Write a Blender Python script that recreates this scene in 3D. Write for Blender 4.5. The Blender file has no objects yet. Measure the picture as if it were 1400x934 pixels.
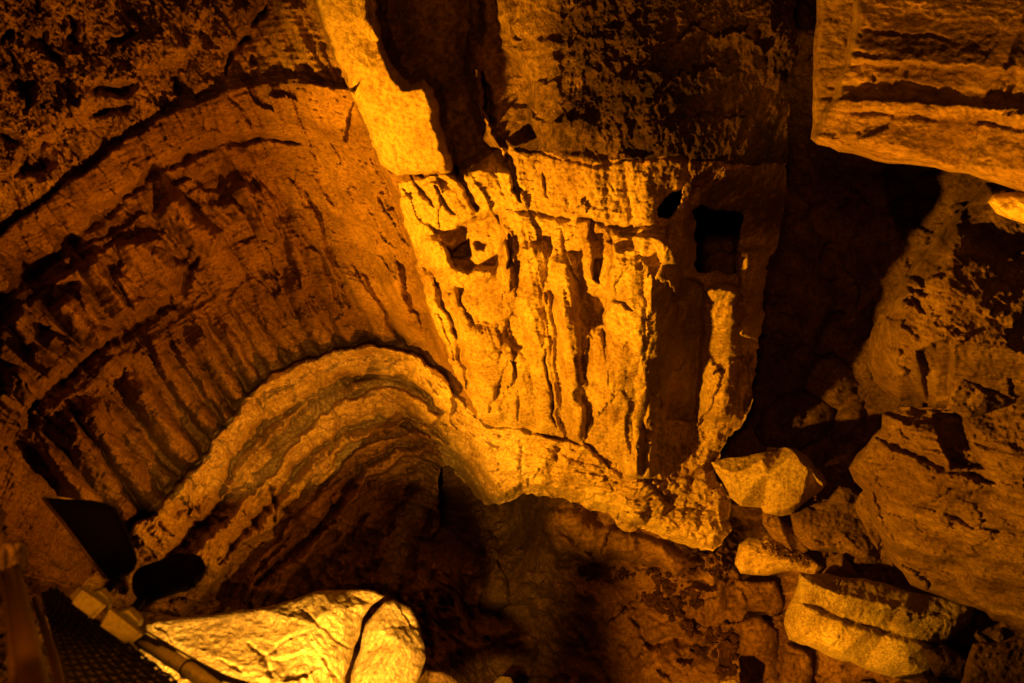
import bpy, math, random
import numpy as np
from mathutils import Matrix, Vector, geometry
random.seed(7)
f4 = np.float32
S = bpy.context.scene
COL = S.collection

# ------------------------------------------------------------------ camera, world, exposure
FPX = 933.0                                   # focal length in photo pixels (24 mm on a 36 mm sensor)
EYE = np.array([0, 0, 14.0])                  # the visitor platform is 14 m above the cave floor
_n = np.array([170., -663., -933.]); _n /= np.linalg.norm(_n)     # straight down, in camera axes
_Z = -_n
_Y = np.array([0, 0, -1.]) - np.dot([0, 0, -1.], _Z) * _Z; _Y /= np.linalg.norm(_Y)
_X = np.cross(_Y, _Z)
RM = np.stack([_X, _Y, _Z])                   # camera -> world rotation
cam_d = bpy.data.cameras.new('camera'); cam = bpy.data.objects.new('camera', cam_d); COL.objects.link(cam)
cam_d.sensor_width = 36; cam_d.lens = 24; cam_d.clip_start = 0.05; cam_d.clip_end = 500
M4 = Matrix([list(RM[i]) + [EYE[i]] for i in range(3)] + [[0, 0, 0, 1]])
cam.matrix_world = M4
S.camera = cam
cam_d.dof.use_dof = True; cam_d.dof.focus_distance = 9.5; cam_d.dof.aperture_fstop = 2.8
W = bpy.data.worlds.new('World'); S.world = W; W.use_nodes = True
bg = W.node_tree.nodes['Background']; bg.inputs[0].default_value = (1, .35, .05, 1); bg.inputs[1].default_value = 0.0
S.view_settings.view_transform = 'Standard'; S.view_settings.look = 'None'
S.view_settings.gamma = 1; S.view_settings.use_curve_mapping = False
S.view_settings.exposure = 0.0

def rays(px, py):
    px = np.asarray(px, float); py = np.asarray(py, float)
    c = np.stack([(px - 700) / FPX, -(py - 467) / FPX, -np.ones_like(px)], -1)
    return c @ RM.T
def at(px, py, s): return Vector(EYE + rays(px, py) * s)
def depth_from(px, py, k, v):
    d = rays(px, py)
    if k == 's': return v
    if k == 'z': return v / d[2]
    return v / math.hypot(d[0], d[1])          # 'r': horizontal distance

# ------------------------------------------------------------------ cave show lamps, plus added fill lights with no source in the place
def spot(name, pos, target, power, color, size, blend=.6, radius=.06):
    l = bpy.data.lights.new(name, 'SPOT'); l.energy = power; l.color = color
    l.spot_size = math.radians(size); l.spot_blend = blend; l.shadow_soft_size = radius
    o = bpy.data.objects.new(name, l); COL.objects.link(o)
    o.location = pos; o.rotation_euler = (Vector(target) - Vector(pos)).to_track_quat('-Z', 'Y').to_euler()
    return o
KEY = (1.0, .39, .007); WARM = (1.0, .33, .005); DEEP = (1.0, .26, .004)
spot('key_spotlight', at(-190, 1100, 4.7), at(840, 400, 8.6), 8600, KEY, 80, .5, .14)
spot('added_fill', EYE + RM @ np.array([-.8, .6, 1.8]), at(760, 380, 9), 650, (1, .28, .004), 68, .9, .2)  # added fill behind the camera, lifts the shadows
spot('added_shaft_fill', at(1130, 1300, 5.), at(1140, 470, 11), 200, DEEP, 46, 1.)  # unseen lamp added to lift the black shaft
spot('alcove_spotlight', at(690, 850, 8.3), at(240, 470, 11), 1450, (1, .31, .004), 100, 1.)
spot('added_upper_fill', at(560, 900, 5.2), at(150, 50, 10), 1600, (1, .29, .004), 58, 1.)  # unseen lamp added to brighten the upper left rock
spot('rock_spotlight', at(330, 1260, 1.35), at(420, 900, 3.6), 2700, (1, .46, .035), 46, .5)
spot('slab_spotlight', at(1480, 800, 2.4), at(1340, 60, 4.6), 1150, (1, .36, .006), 58, .7)
spot('added_pit_fill', at(620, 1380, 4.6), at(1020, 860, 12.), 4200, (1, .35, .006), 37, .9)  # added to raise the pit floor; no known lamp there
spot('low_spotlight', at(930, 1330, 6.), at(1190, 850, 11.4), 1500, KEY, 20, .6)
spot('added_platform_fill', at(-60, 700, .8), at(150, 870, 2.), 14, WARM, 60, .8, .02)  # made-up lamp that lights the junction boxes and mesh

# ------------------------------------------------------------------ numeric noise
_rng = np.random.RandomState(11)
PERM = np.concatenate([_rng.permutation(256)] * 3).astype(np.int32)
GR = _rng.normal(size=(256, 3)); GR = (GR / np.linalg.norm(GR, axis=1)[:, None]).astype(f4)
def pn(x, y, z):
    x = np.asarray(x, f4); y = np.asarray(y, f4); z = np.asarray(z, f4) + np.zeros_like(x)
    xi = np.floor(x).astype(np.int32); yi = np.floor(y).astype(np.int32); zi = np.floor(z).astype(np.int32)
    fx = x - xi; fy = y - yi; fz = z - zi
    u = fx*fx*fx*(fx*(fx*6-15)+10); v = fy*fy*fy*(fy*(fy*6-15)+10); w = fz*fz*fz*(fz*(fz*6-15)+10)
    xi &= 255; yi &= 255; zi &= 255
    def g(a, b, c):
        h = PERM[PERM[PERM[xi + a] + yi + b] + zi + c]
        G = GR[h]
        return G[..., 0]*(fx-a) + G[..., 1]*(fy-b) + G[..., 2]*(fz-c)
    def lx(b, c):
        p = g(0, b, c); return p + u*(g(1, b, c) - p)
    y0 = lx(0, 0); y0 = y0 + v*(lx(1, 0) - y0)
    y1 = lx(0, 1); y1 = y1 + v*(lx(1, 1) - y1)
    return (y0 + w*(y1 - y0)) * 1.6
def fbm(x, y, z, octs=4, gain=.5, kind=0):
    a = 1; t = 0; n = 0; f = 1
    for i in range(octs):
        v = pn(x*f + 17.3*i, y*f + 5.1*i, z*f + 9.7*i)
        if kind == 1: v = 1 - 2*np.abs(v)        # ridged
        elif kind == 2: v = 2*np.abs(v) - 1      # billow
        t = t + a*v; n += a; a *= gain; f *= 2.03
    return t / n
def cells(u, v, q=0, wob_=.22):
    """broken rock: every cell is a flat facet with its own height and tilt; returns height+tilt, edge closeness"""
    u = np.asarray(u, f4); v = np.asarray(v, f4); z = u*0 + q*3.3
    u = u + wob_*pn(u*2.1, v*2.1, z) + wob_*.5*pn(u*6, v*6, z + 5); v = v + wob_*pn(u*2.1, v*2.1, z + 9) + wob_*.5*pn(u*6, v*6, z + 14)
    iu = np.floor(u).astype(np.int32); iv = np.floor(v).astype(np.int32)
    f1 = np.full(u.shape, 9., f4); f2 = f1.copy(); off = np.zeros_like(u); tl = np.zeros_like(u)
    T = ((np.arange(256)*.6180339) % 1).astype(f4)
    for a in (-1, 0, 1):
        for b in (-1, 0, 1):
            h = PERM[(PERM[(iu + a + 7*q) & 255] + iv + b) & 255]; h2 = PERM[h + 31]; h3 = PERM[h + 77]; h4 = PERM[h + 113]
            du = u - (iu + a + T[h]); dv = v - (iv + b + T[h2]); d = du*du + dv*dv
            n = d < f1
            f2 = np.where(n, f1, np.minimum(f2, d)); f1 = np.where(n, d, f1)
            off = np.where(n, T[h3]*2 - 1, off); tl = np.where(n, du*(T[h4]*2 - 1) + dv*(T[h2]*2 - 1), tl)
    return off, tl, np.sqrt(f2) - np.sqrt(f1)
def sstep(a, b, x):
    t = np.clip((x - a) / (b - a), 0, 1); return t*t*(3 - 2*t)

# ------------------------------------------------------------------ 2-D helpers (photo pixels)
def wob(P, amp=3., step=14., closed=True, seed=0):
    """break an outline into short irregular steps"""
    r = np.random.RandomState(seed); P = [np.array(p, float) for p in P]; out = []
    n = len(P) if closed else len(P) - 1
    for i in range(n):
        a = P[i]; b = P[(i + 1) % len(P)]; L = np.linalg.norm(b - a); k = max(1, int(L / step))
        nrm = np.array([-(b - a)[1], (b - a)[0]]) / max(L, 1e-6)
        for j in range(k):
            o = 0 if j == 0 else r.uniform(-1, 1) * amp
            out.append(a + (b - a) * (j + (0 if j == 0 else r.uniform(-.3, .3))) / k + nrm * o)
    if not closed: out.append(P[-1])
    return out
def seg_dist(X, Y, P, closed=False):
    """distance to a polyline, arc length at the nearest point, side (+ = left of travel as seen on screen), nearest point"""
    P = np.array(P, float); n = len(P) if closed else len(P) - 1
    best = np.full(X.shape, 1e12, f4); arc = np.zeros(X.shape, f4); side = np.ones(X.shape, f4)
    nx = np.zeros(X.shape, f4); ny = np.zeros(X.shape, f4); acc = 0.
    for i in range(n):
        a = P[i]; b = P[(i + 1) % len(P)]; d = b - a; L = math.hypot(*d)
        if L < 1e-6: continue
        t = np.clip(((X - a[0])*d[0] + (Y - a[1])*d[1]) / (L*L), 0, 1)
        qx = a[0] + t*d[0]; qy = a[1] + t*d[1]
        dd = (X - qx)**2 + (Y - qy)**2
        m = dd < best
        best = np.where(m, dd, best); arc = np.where(m, acc + t*L, arc)
        nx = np.where(m, qx, nx); ny = np.where(m, qy, ny)
        side = np.where(m, np.sign((X - a[0])*d[1] - (Y - a[1])*d[0]), side)
        acc += L
    return np.sqrt(best), arc, side, nx, ny, acc
def inside(X, Y, P):
    P = np.array(P, float); r = np.zeros(X.shape, bool); j = len(P) - 1
    for i in range(len(P)):
        (xi, yi), (xj, yj) = P[i], P[j]
        if yi != yj:
            c = ((yi > Y) != (yj > Y)) & (X < (xj - xi)*(Y - yi)/(yj - yi) + xi)
            r ^= c
        j = i
    return r
def box(X, Y, P, pad):
    P = np.array(P, float); lo = P.min(0) - pad; hi = P.max(0) + pad
    return (X > lo[0]) & (X < hi[0]) & (Y > lo[1]) & (Y < hi[1])
def tps(pts):
    """thin plate spline through (x, y, value)"""
    P = np.array([[p[0], p[1]] for p in pts], float) / 500.; v = np.array([p[2] for p in pts], float); n = len(P)
    def U(r2): return .5 * r2 * np.log(r2 + 1e-9)
    K = U(((P[:, None] - P[None])**2).sum(-1)) + np.eye(n)*1e-4
    A = np.zeros((n+3, n+3)); A[:n, :n] = K; A[:n, n] = 1; A[:n, n+1:] = P; A[n, :n] = 1; A[n+1:, :n] = P.T
    w = np.linalg.solve(A, np.concatenate([v, [0, 0, 0]]))
    def ev(X, Y):
        x = (X/500.).astype(f4); y = (Y/500.).astype(f4)
        o = (w[n] + w[n+1]*x + w[n+2]*y).astype(f4)
        for i in range(n):
            r2 = (x - f4(P[i, 0]))**2 + (y - f4(P[i, 1]))**2
            o += f4(w[i]) * U(r2)
        return o
    return ev

# ------------------------------------------------------------------ mesh output
def new_obj(name, me, parent=None, mat=None):
    o = bpy.data.objects.new(name, me); COL.objects.link(o)
    if parent is not None: o.parent = parent
    if mat is not None: me.materials.append(mat)
    return o
def mesh_np(name, V, F, smooth=True):
    me = bpy.data.meshes.new(name)
    V = np.asarray(V, f4); F = np.asarray(F, np.int32); k = F.shape[1]
    me.vertices.add(len(V)); me.vertices.foreach_set('co', V.ravel())
    me.loops.add(F.size); me.loops.foreach_set('vertex_index', F.ravel())
    me.polygons.add(len(F)); me.polygons.foreach_set('loop_start', np.arange(0, F.size, k, dtype=np.int32))
    me.polygons.foreach_set('use_smooth', np.full(len(F), smooth, bool))
    me.update(calc_edges=True); me.validate()
    return me
def place(name, V, F, mat, parent=None, smooth=True, origin=None):
    """world-space arrays -> object whose origin sits at the base of its mesh (children share the parent's origin)"""
    V = np.asarray(V, float)
    if parent is not None: org = np.array(parent.matrix_world.translation) if parent.type == 'EMPTY' else np.array(parent['_o'])
    elif origin is not None: org = np.array(origin)
    else: org = np.array([V[:, 0].mean(), V[:, 1].mean(), V[:, 2].min()])
    o = new_obj(name, mesh_np(name, V - org, F, smooth), parent, mat)
    if parent is None: o.location = org
    o['_o'] = [float(c) for c in org]
    return o
def tag(o, label=None, cat=None, group=None, kind=None):
    if label: o['label'] = label
    if cat: o['category'] = cat
    if group: o['group'] = group
    if kind: o['kind'] = kind
    return o
def empty(name, loc):
    o = bpy.data.objects.new(name, None); COL.objects.link(o); o.location = loc; o.empty_display_size = .1
    bpy.context.view_layer.update()
    return o

# ------------------------------------------------------------------ rock surfaces: dense relief with true depth, edge rolled back, closed behind
class Patch:
    def __init__(self, poly, res, warp=(4, 26, 1.6, 8), seed=0):
        self.poly = poly; self.res = res; self.seed = seed
        P = np.array(poly, float); lo = P.min(0) - 2*res; hi = P.max(0) + 2*res
        xs = np.arange(lo[0], hi[0] + res, res); ys = np.arange(lo[1], hi[1] + res, res)
        X, Y = np.meshgrid(xs, ys); self.X = X.astype(f4); self.Y = Y.astype(f4)
        d, _, _, nx, ny, _ = seg_dist(self.X, self.Y, poly, True)
        ins = inside(self.X, self.Y, poly)
        self.sd = np.where(ins, d, -d).astype(f4)
        self.keep = self.sd > -1.6*res
        sn = self.sd < 0
        self.X = np.where(sn & self.keep, nx, self.X).astype(f4); self.Y = np.where(sn & self.keep, ny, self.Y).astype(f4)
        a, l, b, m = warp; q = seed*3.7
        n1 = pn(self.X/l, self.Y/l, q); n2 = pn(self.X/l, self.Y/l, q+50.5)
        n3 = pn(self.X/m, self.Y/m, q+7.7); n4 = pn(self.X/m, self.Y/m, q+90.1)
        self.U = self.X + a*n1 + b*n3; self.V = self.Y + a*n2 + b*n4
        self.D = np.zeros(self.X.shape, f4); self.s = np.ones(self.X.shape, f4)
    def base_tps(self, pts):
        self.s = np.exp(tps([(x, y, math.log(depth_from(x, y, k, v))) for x, y, k, v in pts])(self.X, self.Y))
    def freeze(self):
        c = rays(self.X, self.Y); self.len = np.linalg.norm(c, axis=-1).astype(f4)
        self.W = (EYE + c * self.s[..., None]).astype(f4)
    def nz(self, sc, octs=4, gain=.5, kind=0, q=0.):
        """fractal noise in metres of real space; sc = feature size (x, y, z)"""
        if not hasattr(sc, '__len__'): sc = (sc,)*3
        return fbm(self.W[..., 0]/sc[0] + q, self.W[..., 1]/sc[1] + q*1.7, self.W[..., 2]/sc[2] + q*.6, octs, gain, kind)
    def grain(self, ang, along, across, octs=3, gain=.5, kind=0, q=0., warped=True):
        """noise drawn out along one direction of the face (bedding, flow lines); sizes in photo pixels"""
        a = math.radians(ang); c, s_ = math.cos(a), math.sin(a)
        A = self.U if warped else self.X; B = self.V if warped else self.Y
        return fbm((A*c + B*s_)/along, (-A*s_ + B*c)/across, self.s*0 + q, octs, gain, kind)
    def ridge(self, P, w, h, sharp=.5, t0=10, t1=14, arr=None, asym=0.):
        w2 = w if not hasattr(w, '__len__') else max(w)
        m = box(self.U, self.V, P, w2 + 2)
        d, arc, sd, _, _, L = seg_dist(self.U[m], self.V[m], P)
        ww = w if not hasattr(w, '__len__') else w[0] + (w[1] - w[0])*arc/L
        qs = d*sd/ww; c = asym; q2 = (qs - c)/(1 - c*np.sign(qs - c))
        e = np.clip(1 - q2**2, 0, 1)**sharp*(1 + .45*pn(arc/34, sd*0 + P[0][0]*.31, sd*0 + 2))
        if t0: e = e*sstep(-t0*.15, t0, arc + 0*d) if t0 > 0 else e
        if t1: e = e*sstep(-t1*.15, t1, L - arc)
        T = self.D if arr is None else arr
        T[m] = np.maximum(T[m], h*e) if arr is not None else T[m] + h*e
        return m, d/ww
    def groove(self, P, w, h):
        m = box(self.U, self.V, P, w*3)
        d, arc, sd, _, _, L = seg_dist(self.U[m], self.V[m], P)
        tp = np.minimum(1, np.minimum(arc, L - arc)/(.18*L) + .25)
        f = 1 + .9*pn(arc/17, sd*0 + P[0][0]*.37, sd*0); f2 = 1 + .7*pn(arc/11, sd*0 + P[0][1]*.53, sd*0 + 4)
        self.D[m] -= h*np.clip(f, .15, 2)*np.exp(-(d/(w*.7*tp*np.clip(f2, .4, 1.8)))**2)
    def step(self, P, h, fall, edge=2.5, side=1):
        """sharp rise along a line; the raised side (right of travel = +1) dies away over `fall` pixels"""
        m = box(self.U, self.V, P, fall*2.2 + 8)
        d, arc, sd, _, _, L = seg_dist(self.U[m], self.V[m], P)
        x = -d*sd*side
        tp = np.minimum(1, np.minimum(arc, L - arc)/(.12*L + 1e-6))
        self.D[m] += h*tp*sstep(-edge, edge, x)*np.exp(-(np.maximum(x, 0)/fall)**2)
    def area(self, P, h, edge=5, dome=0):
        m = box(self.U, self.V, P, edge + 2)
        u, v = self.U[m], self.V[m]
        d = seg_dist(u, v, P, True)[0]; sd = np.where(inside(u, v, P), d, -d)
        e = sstep(-edge*.5, edge*.5, sd)
        if dome: e = e*np.clip(1 - (1 - np.clip(sd/dome, 0, 1))**2, 0, 1)**.5
        self.D[m] += h*e
    def mask(self, P, soft):
        d = seg_dist(self.X, self.Y, P, True)[0]
        return sstep(-soft, soft, np.where(inside(self.X, self.Y, P), d, -d)).astype(f4)
    def edge_round(self, R, T):
        e = np.clip(self.sd/R, 0, 1)
        self.D -= T*(1 - np.sqrt(1 - (1 - e)**2))
    def finish(self, back=.4, rings=3, shrink=0., cap=False, region=None):
        """returns vertices, quads, region id per quad"""
        s2 = self.s - self.D/self.len
        k = self.keep; idx = np.full(k.shape, -1, np.int64)
        inn = self.sd > 0
        a, b, c, d = (k[:-1, :-1], k[:-1, 1:], k[1:, 1:], k[1:, :-1])
        ok = a & b & c & d & (inn[:-1, :-1] | inn[:-1, 1:] | inn[1:, 1:] | inn[1:, :-1])
        used = np.zeros(k.shape, bool)
        used[:-1, :-1] |= ok; used[:-1, 1:] |= ok; used[1:, 1:] |= ok; used[1:, :-1] |= ok
        idx[used] = np.arange(used.sum()); self.used = used
        px = self.X[used].astype(float); py = self.Y[used].astype(float); s = s2[used].astype(float)
        F = np.stack([idx[:-1, :-1][ok], idx[1:, :-1][ok], idx[1:, 1:][ok], idx[:-1, 1:][ok]], 1)
        if region is None: R = np.zeros(len(F), int)
        else: R = region[:-1, :-1][ok].astype(int)
        if back:
            E = np.concatenate([F[:, [0, 1]], F[:, [1, 2]], F[:, [2, 3]], F[:, [3, 0]]]); ER = np.tile(R, 4)
            key = np.minimum(E[:, 0], E[:, 1])*10000000 + np.maximum(E[:, 0], E[:, 1])
            _, inv, cnt = np.unique(key, return_inverse=True, return_counts=True)
            bm_ = cnt[inv] == 1; E = E[bm_]; ER = ER[bm_]
            bv = np.unique(E); cx, cy = px[bv].mean(), py[bv].mean(); sm = s[bv].mean()
            prev = {int(v): int(v) for v in bv}; n = len(px); AF = [F]; AR = [R]
            PX, PY, PS = [px], [py], [s]
            for r in range(1, rings + 1):
                an = r/rings*math.pi/2
                if cap and r == rings: f_, g_ = .02, 1.
                else: f_, g_ = 1 - shrink*(1 - math.cos(an)), math.sin(an)
                nx = cx + (px[bv] - cx)*f_; ny = cy + (py[bv] - cy)*f_
                ns = s[bv]*(1 - .5*(cap*(1-f_))) + sm*.5*cap*(1-f_) + (back(px[bv], py[bv]) if callable(back) else back)*g_
                PX.append(nx); PY.append(ny); PS.append(ns)
                cur = {int(v): n + i for i, v in enumerate(bv)}; n += len(bv)
                AF.append(np.array([[prev[int(j)], prev[int(i)], cur[int(i)], cur[int(j)]] for i, j in E])); AR.append(ER)
                prev = cur
            px, py, s = np.concatenate(PX), np.concatenate(PY), np.concatenate(PS)
            F = np.concatenate(AF); R = np.concatenate(AR)
        V = EYE + rays(px, py)*s[:, None]
        return V, F, R
def sub(V, F, sel):
    F2 = F[sel]; u, inv = np.unique(F2, return_inverse=True)
    return V[u], inv.reshape(F2.shape), u

# ------------------------------------------------------------------ materials
def rock_mat(name, c_lo, c_mid, c_hi, scale=1.0, *rest, crust_shade=None, **kw):
    m = rock_mat0(name, c_lo, c_mid, c_hi, scale, *rest, **kw)
    if crust_shade:
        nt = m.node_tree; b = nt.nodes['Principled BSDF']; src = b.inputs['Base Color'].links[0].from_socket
        a = nt.nodes.new('ShaderNodeAttribute'); a.attribute_name = 'crust_shade'; x = nt.nodes.new('ShaderNodeMix'); x.data_type = 'RGBA'; x.blend_type = 'MULTIPLY'
        nt.links.new(a.outputs['Fac'], x.inputs['Factor']); nt.links.new(src, x.inputs['A']); x.inputs['B'].default_value = (*crust_shade, 1); nt.links.new(x.outputs['Result'], b.inputs['Base Color'])
    return m
def rock_mat0(name, c_lo, c_mid, c_hi, scale=1.0, rough=.75, bump=.5, grain=60., speck=0.0, stretch=(1, 1, 1), spec=.3):
    m = bpy.data.materials.new(name); m.use_nodes = True; nt = m.node_tree; N = nt.nodes; L = nt.links
    b = N['Principled BSDF']; b.inputs['Roughness'].default_value = min(.9, rough + .12); b.inputs['Specular IOR Level'].default_value = spec*.6; bump = min(1., bump*1.5 + .15)
    g = N.new('ShaderNodeNewGeometry'); mp = N.new('ShaderNodeMapping'); mp.inputs['Scale'].default_value = stretch
    L.new(g.outputs['Position'], mp.inputs['Vector'])
    def noise(sc, det, rg, dist=0.):
        n = N.new('ShaderNodeTexNoise'); n.inputs['Scale'].default_value = sc; n.inputs['Detail'].default_value = det
        n.inputs['Roughness'].default_value = rg; n.inputs['Distortion'].default_value = dist
        L.new(mp.outputs[0], n.inputs['Vector']); return n
    n1 = noise(.9*scale, 8, .62, .4)
    r = N.new('ShaderNodeValToRGB'); L.new(n1.outputs['Fac'], r.inputs['Fac'])
    e = r.color_ramp.elements; e[0].position = .33; e[0].color = (*c_lo, 1); e[1].position = .68; e[1].color = (*c_hi, 1)
    q = e.new(.5); q.color = (*c_mid, 1)
    n2 = noise(grain*.35, 6, .7)
    mx = N.new('ShaderNodeMix'); mx.data_type = 'RGBA'; mx.blend_type = 'MULTIPLY'; mx.inputs['Factor'].default_value = 1
    r2 = N.new('ShaderNodeValToRGB'); r2.color_ramp.elements[0].position = .34; r2.color_ramp.elements[0].color = (.40, .34, .30, 1)
    r2.color_ramp.elements[1].position = .58; r2.color_ramp.elements[1].color = (1, 1, 1, 1)
    L.new(n2.outputs['Fac'], r2.inputs['Fac']); L.new(r.outputs['Color'], mx.inputs['A']); L.new(r2.outputs['Color'], mx.inputs['B'])
    out = mx.outputs['Result']
    if speck:
        n3 = noise(7*scale, 9, .75, .3)
        r3 = N.new('ShaderNodeValToRGB'); r3.color_ramp.elements[0].position = .42; r3.color_ramp.elements[0].color = (1-speck,)*3 + (1,)
        r3.color_ramp.elements[1].position = .56; r3.color_ramp.elements[1].color = (1, 1, 1, 1)
        L.new(n3.outputs['Fac'], r3.inputs['Fac'])
        m2 = N.new('ShaderNodeMix'); m2.data_type = 'RGBA'; m2.blend_type = 'MULTIPLY'; m2.inputs['Factor'].default_value = 1
        L.new(out, m2.inputs['A']); L.new(r3.outputs['Color'], m2.inputs['B']); out = m2.outputs['Result']
    L.new(out, b.inputs['Base Color'])
    n4 = noise(grain, 7, .68); n5 = noise(grain*.22, 5, .6, .6)
    ad = N.new('ShaderNodeMath'); ad.operation = 'MULTIPLY_ADD'; ad.inputs[1].default_value = 2.2
    L.new(n5.outputs['Fac'], ad.inputs[0]); L.new(n4.outputs['Fac'], ad.inputs[2])
    bp = N.new('ShaderNodeBump'); bp.inputs['Strength'].default_value = bump; bp.inputs['Distance'].default_value = .02
    L.new(ad.outputs[0], bp.inputs['Height']); L.new(bp.outputs[0], b.inputs['Normal'])
    return m
MAT_FLOW = rock_mat('pale_flowstone', (.30, .18, .085), (.48, .33, .17), (.60, .45, .25), 1.3, .6, .45, 55, 0, (1, 1, 1), crust_shade=(.3, .24, .2))
MAT_ALC = rock_mat('brown_flowstone', (.12, .06, .025), (.21, .115, .048), (.30, .175, .078), 1.1, .6, .25, 44, 0, (1, 1, 1.6))
MAT_ROUGH = rock_mat('pitted_limestone', (.20, .115, .05), (.36, .22, .11), (.50, .33, .17), 1.6, .7, .5, 45, .2)
MAT_LEDGE = rock_mat('ledge_limestone', (.36, .23, .11), (.55, .39, .21), (.66, .50, .30), 1.3, .62, .5, 50)
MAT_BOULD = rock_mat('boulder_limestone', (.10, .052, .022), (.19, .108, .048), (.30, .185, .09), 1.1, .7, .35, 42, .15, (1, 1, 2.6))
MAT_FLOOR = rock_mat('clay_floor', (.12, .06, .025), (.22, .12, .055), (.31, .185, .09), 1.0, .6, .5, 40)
MAT_CRUST_SHADE = rock_mat('crusted_shaded_limestone', (.10, .055, .025), (.21, .12, .055), (.34, .21, .10), 2, .75, .8, 45, .5, crust_shade=(.24, .19, .17))  # darker colour holds both mineral crust and the cliff's light falloff
MAT_SHAFT_SHADE = rock_mat('shade_tinted_shaft_rock', (.08, .042, .02), (.15, .085, .04), (.22, .13, .06), 2, .8, .7, 45)  # base colour darkened in place of the shaft's shadow
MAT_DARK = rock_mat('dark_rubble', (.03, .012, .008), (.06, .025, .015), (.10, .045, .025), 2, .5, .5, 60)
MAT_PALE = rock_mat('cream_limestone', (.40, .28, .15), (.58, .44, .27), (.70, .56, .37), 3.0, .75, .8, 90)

# ================================================================== THE CAVE WALL (one continuous rock surface, told apart into its formations)
RES = 1.4
WALL = [(-130, -130), (1092, -130), (1090, 60), (1080, 150), (1076, 215), (1068, 300), (1050, 360), (1046, 430), (1034, 500), (1026, 560),
        (1003, 590), (985, 625), (975, 640), (1000, 690), (1001, 725), (975, 754), (935, 744), (905, 736), (880, 724), (852, 726), (832, 702),
        (795, 690), (748, 678), (715, 674), (690, 687), (662, 690), (640, 664), (614, 636), (602, 640), (598, 680), (602, 705),
        (588, 742), (600, 775), (622, 800), (640, 850), (668, 900), (720, 1000), (720, 1060), (-130, 1060)]
w = Patch(wob(wob(wob(WALL, 7, 40, seed=5), 5.5, 17, seed=3), 2.6, 6, seed=8), RES, (5, 30, 2.2, 9), 1)
ledge_pts = [(215, 705, 'z', -10), (240, 665, 'z', -10), (290, 600, 'z', -10), (340, 535, 'z', -10), (420, 490, 'z', -10), (500, 472, 'z', -10),
             (560, 482, 'z', -10), (250, 745, 'z', -10.7), (330, 625, 'z', -10.8), (400, 562, 'z', -10.8), (470, 526, 'z', -10.8), (545, 522, 'z', -10.7),
             (330, 725, 'z', -11.7), (400, 642, 'z', -11.6), (480, 588, 'z', -11.6), (560, 562, 'z', -11.3), (600, 595, 'z', -11.1),
             (380, 760, 'z', -12.6), (440, 700, 'z', -12.5), (520, 640, 'z', -12.4), (590, 625, 'z', -12.1),
             (480, 780, 'z', -13.2), (540, 700, 'z', -13.1), (575, 740, 'z', -13.4), (560, 840, 'z', -13.8), (620, 880, 'z', -14.0), (400, 860, 'z', -13.2),
             (200, 860, 'z', -11.8), (60, 900, 'z', -10.5), (-100, 1000, 'z', -10), (300, 1040, 'z', -12.6), (700, 1040, 'z', -14.1)]
alc = ledge_pts + [(-120, 400, 'r', 9.4), (0, 340, 'r', 9.2), (60, 280, 'r', 8.9), (180, 185, 'r', 8.5), (300, 140, 'r', 8.2), (400, 112, 'r', 7.8), (480, 128, 'r', 7.2),
       (0, 560, 'r', 9.2), (60, 480, 'r', 9.2), (120, 620, 'r', 9.0), (160, 400, 'r', 9.1), (230, 330, 'r', 9.0), (200, 500, 'r', 9.2), (300, 250, 'r', 8.9), (300, 450, 'r', 9.1),
       (400, 220, 'r', 8.4), (400, 400, 'r', 8.8), (470, 230, 'r', 7.8), (500, 350, 'r', 8.0), (545, 400, 'r', 7.3), (540, 300, 'r', 7.1), (600, 480, 'r', 6.7),
       (-120, 100, 'r', 8.6), (0, 100, 'r', 8.7), (150, 60, 'r', 8.7), (300, 0, 'r', 8.6), (-120, -120, 'r', 9), (150, -120, 'r', 9), (400, -120, 'r', 8.2), (420, 40, 'r', 7.9),
       (-120, 700, 'r', 8.6), (60, 760, 'r', 8.6), (640, 300, 'r', 6.6), (700, 100, 'r', 6.8)]
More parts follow.
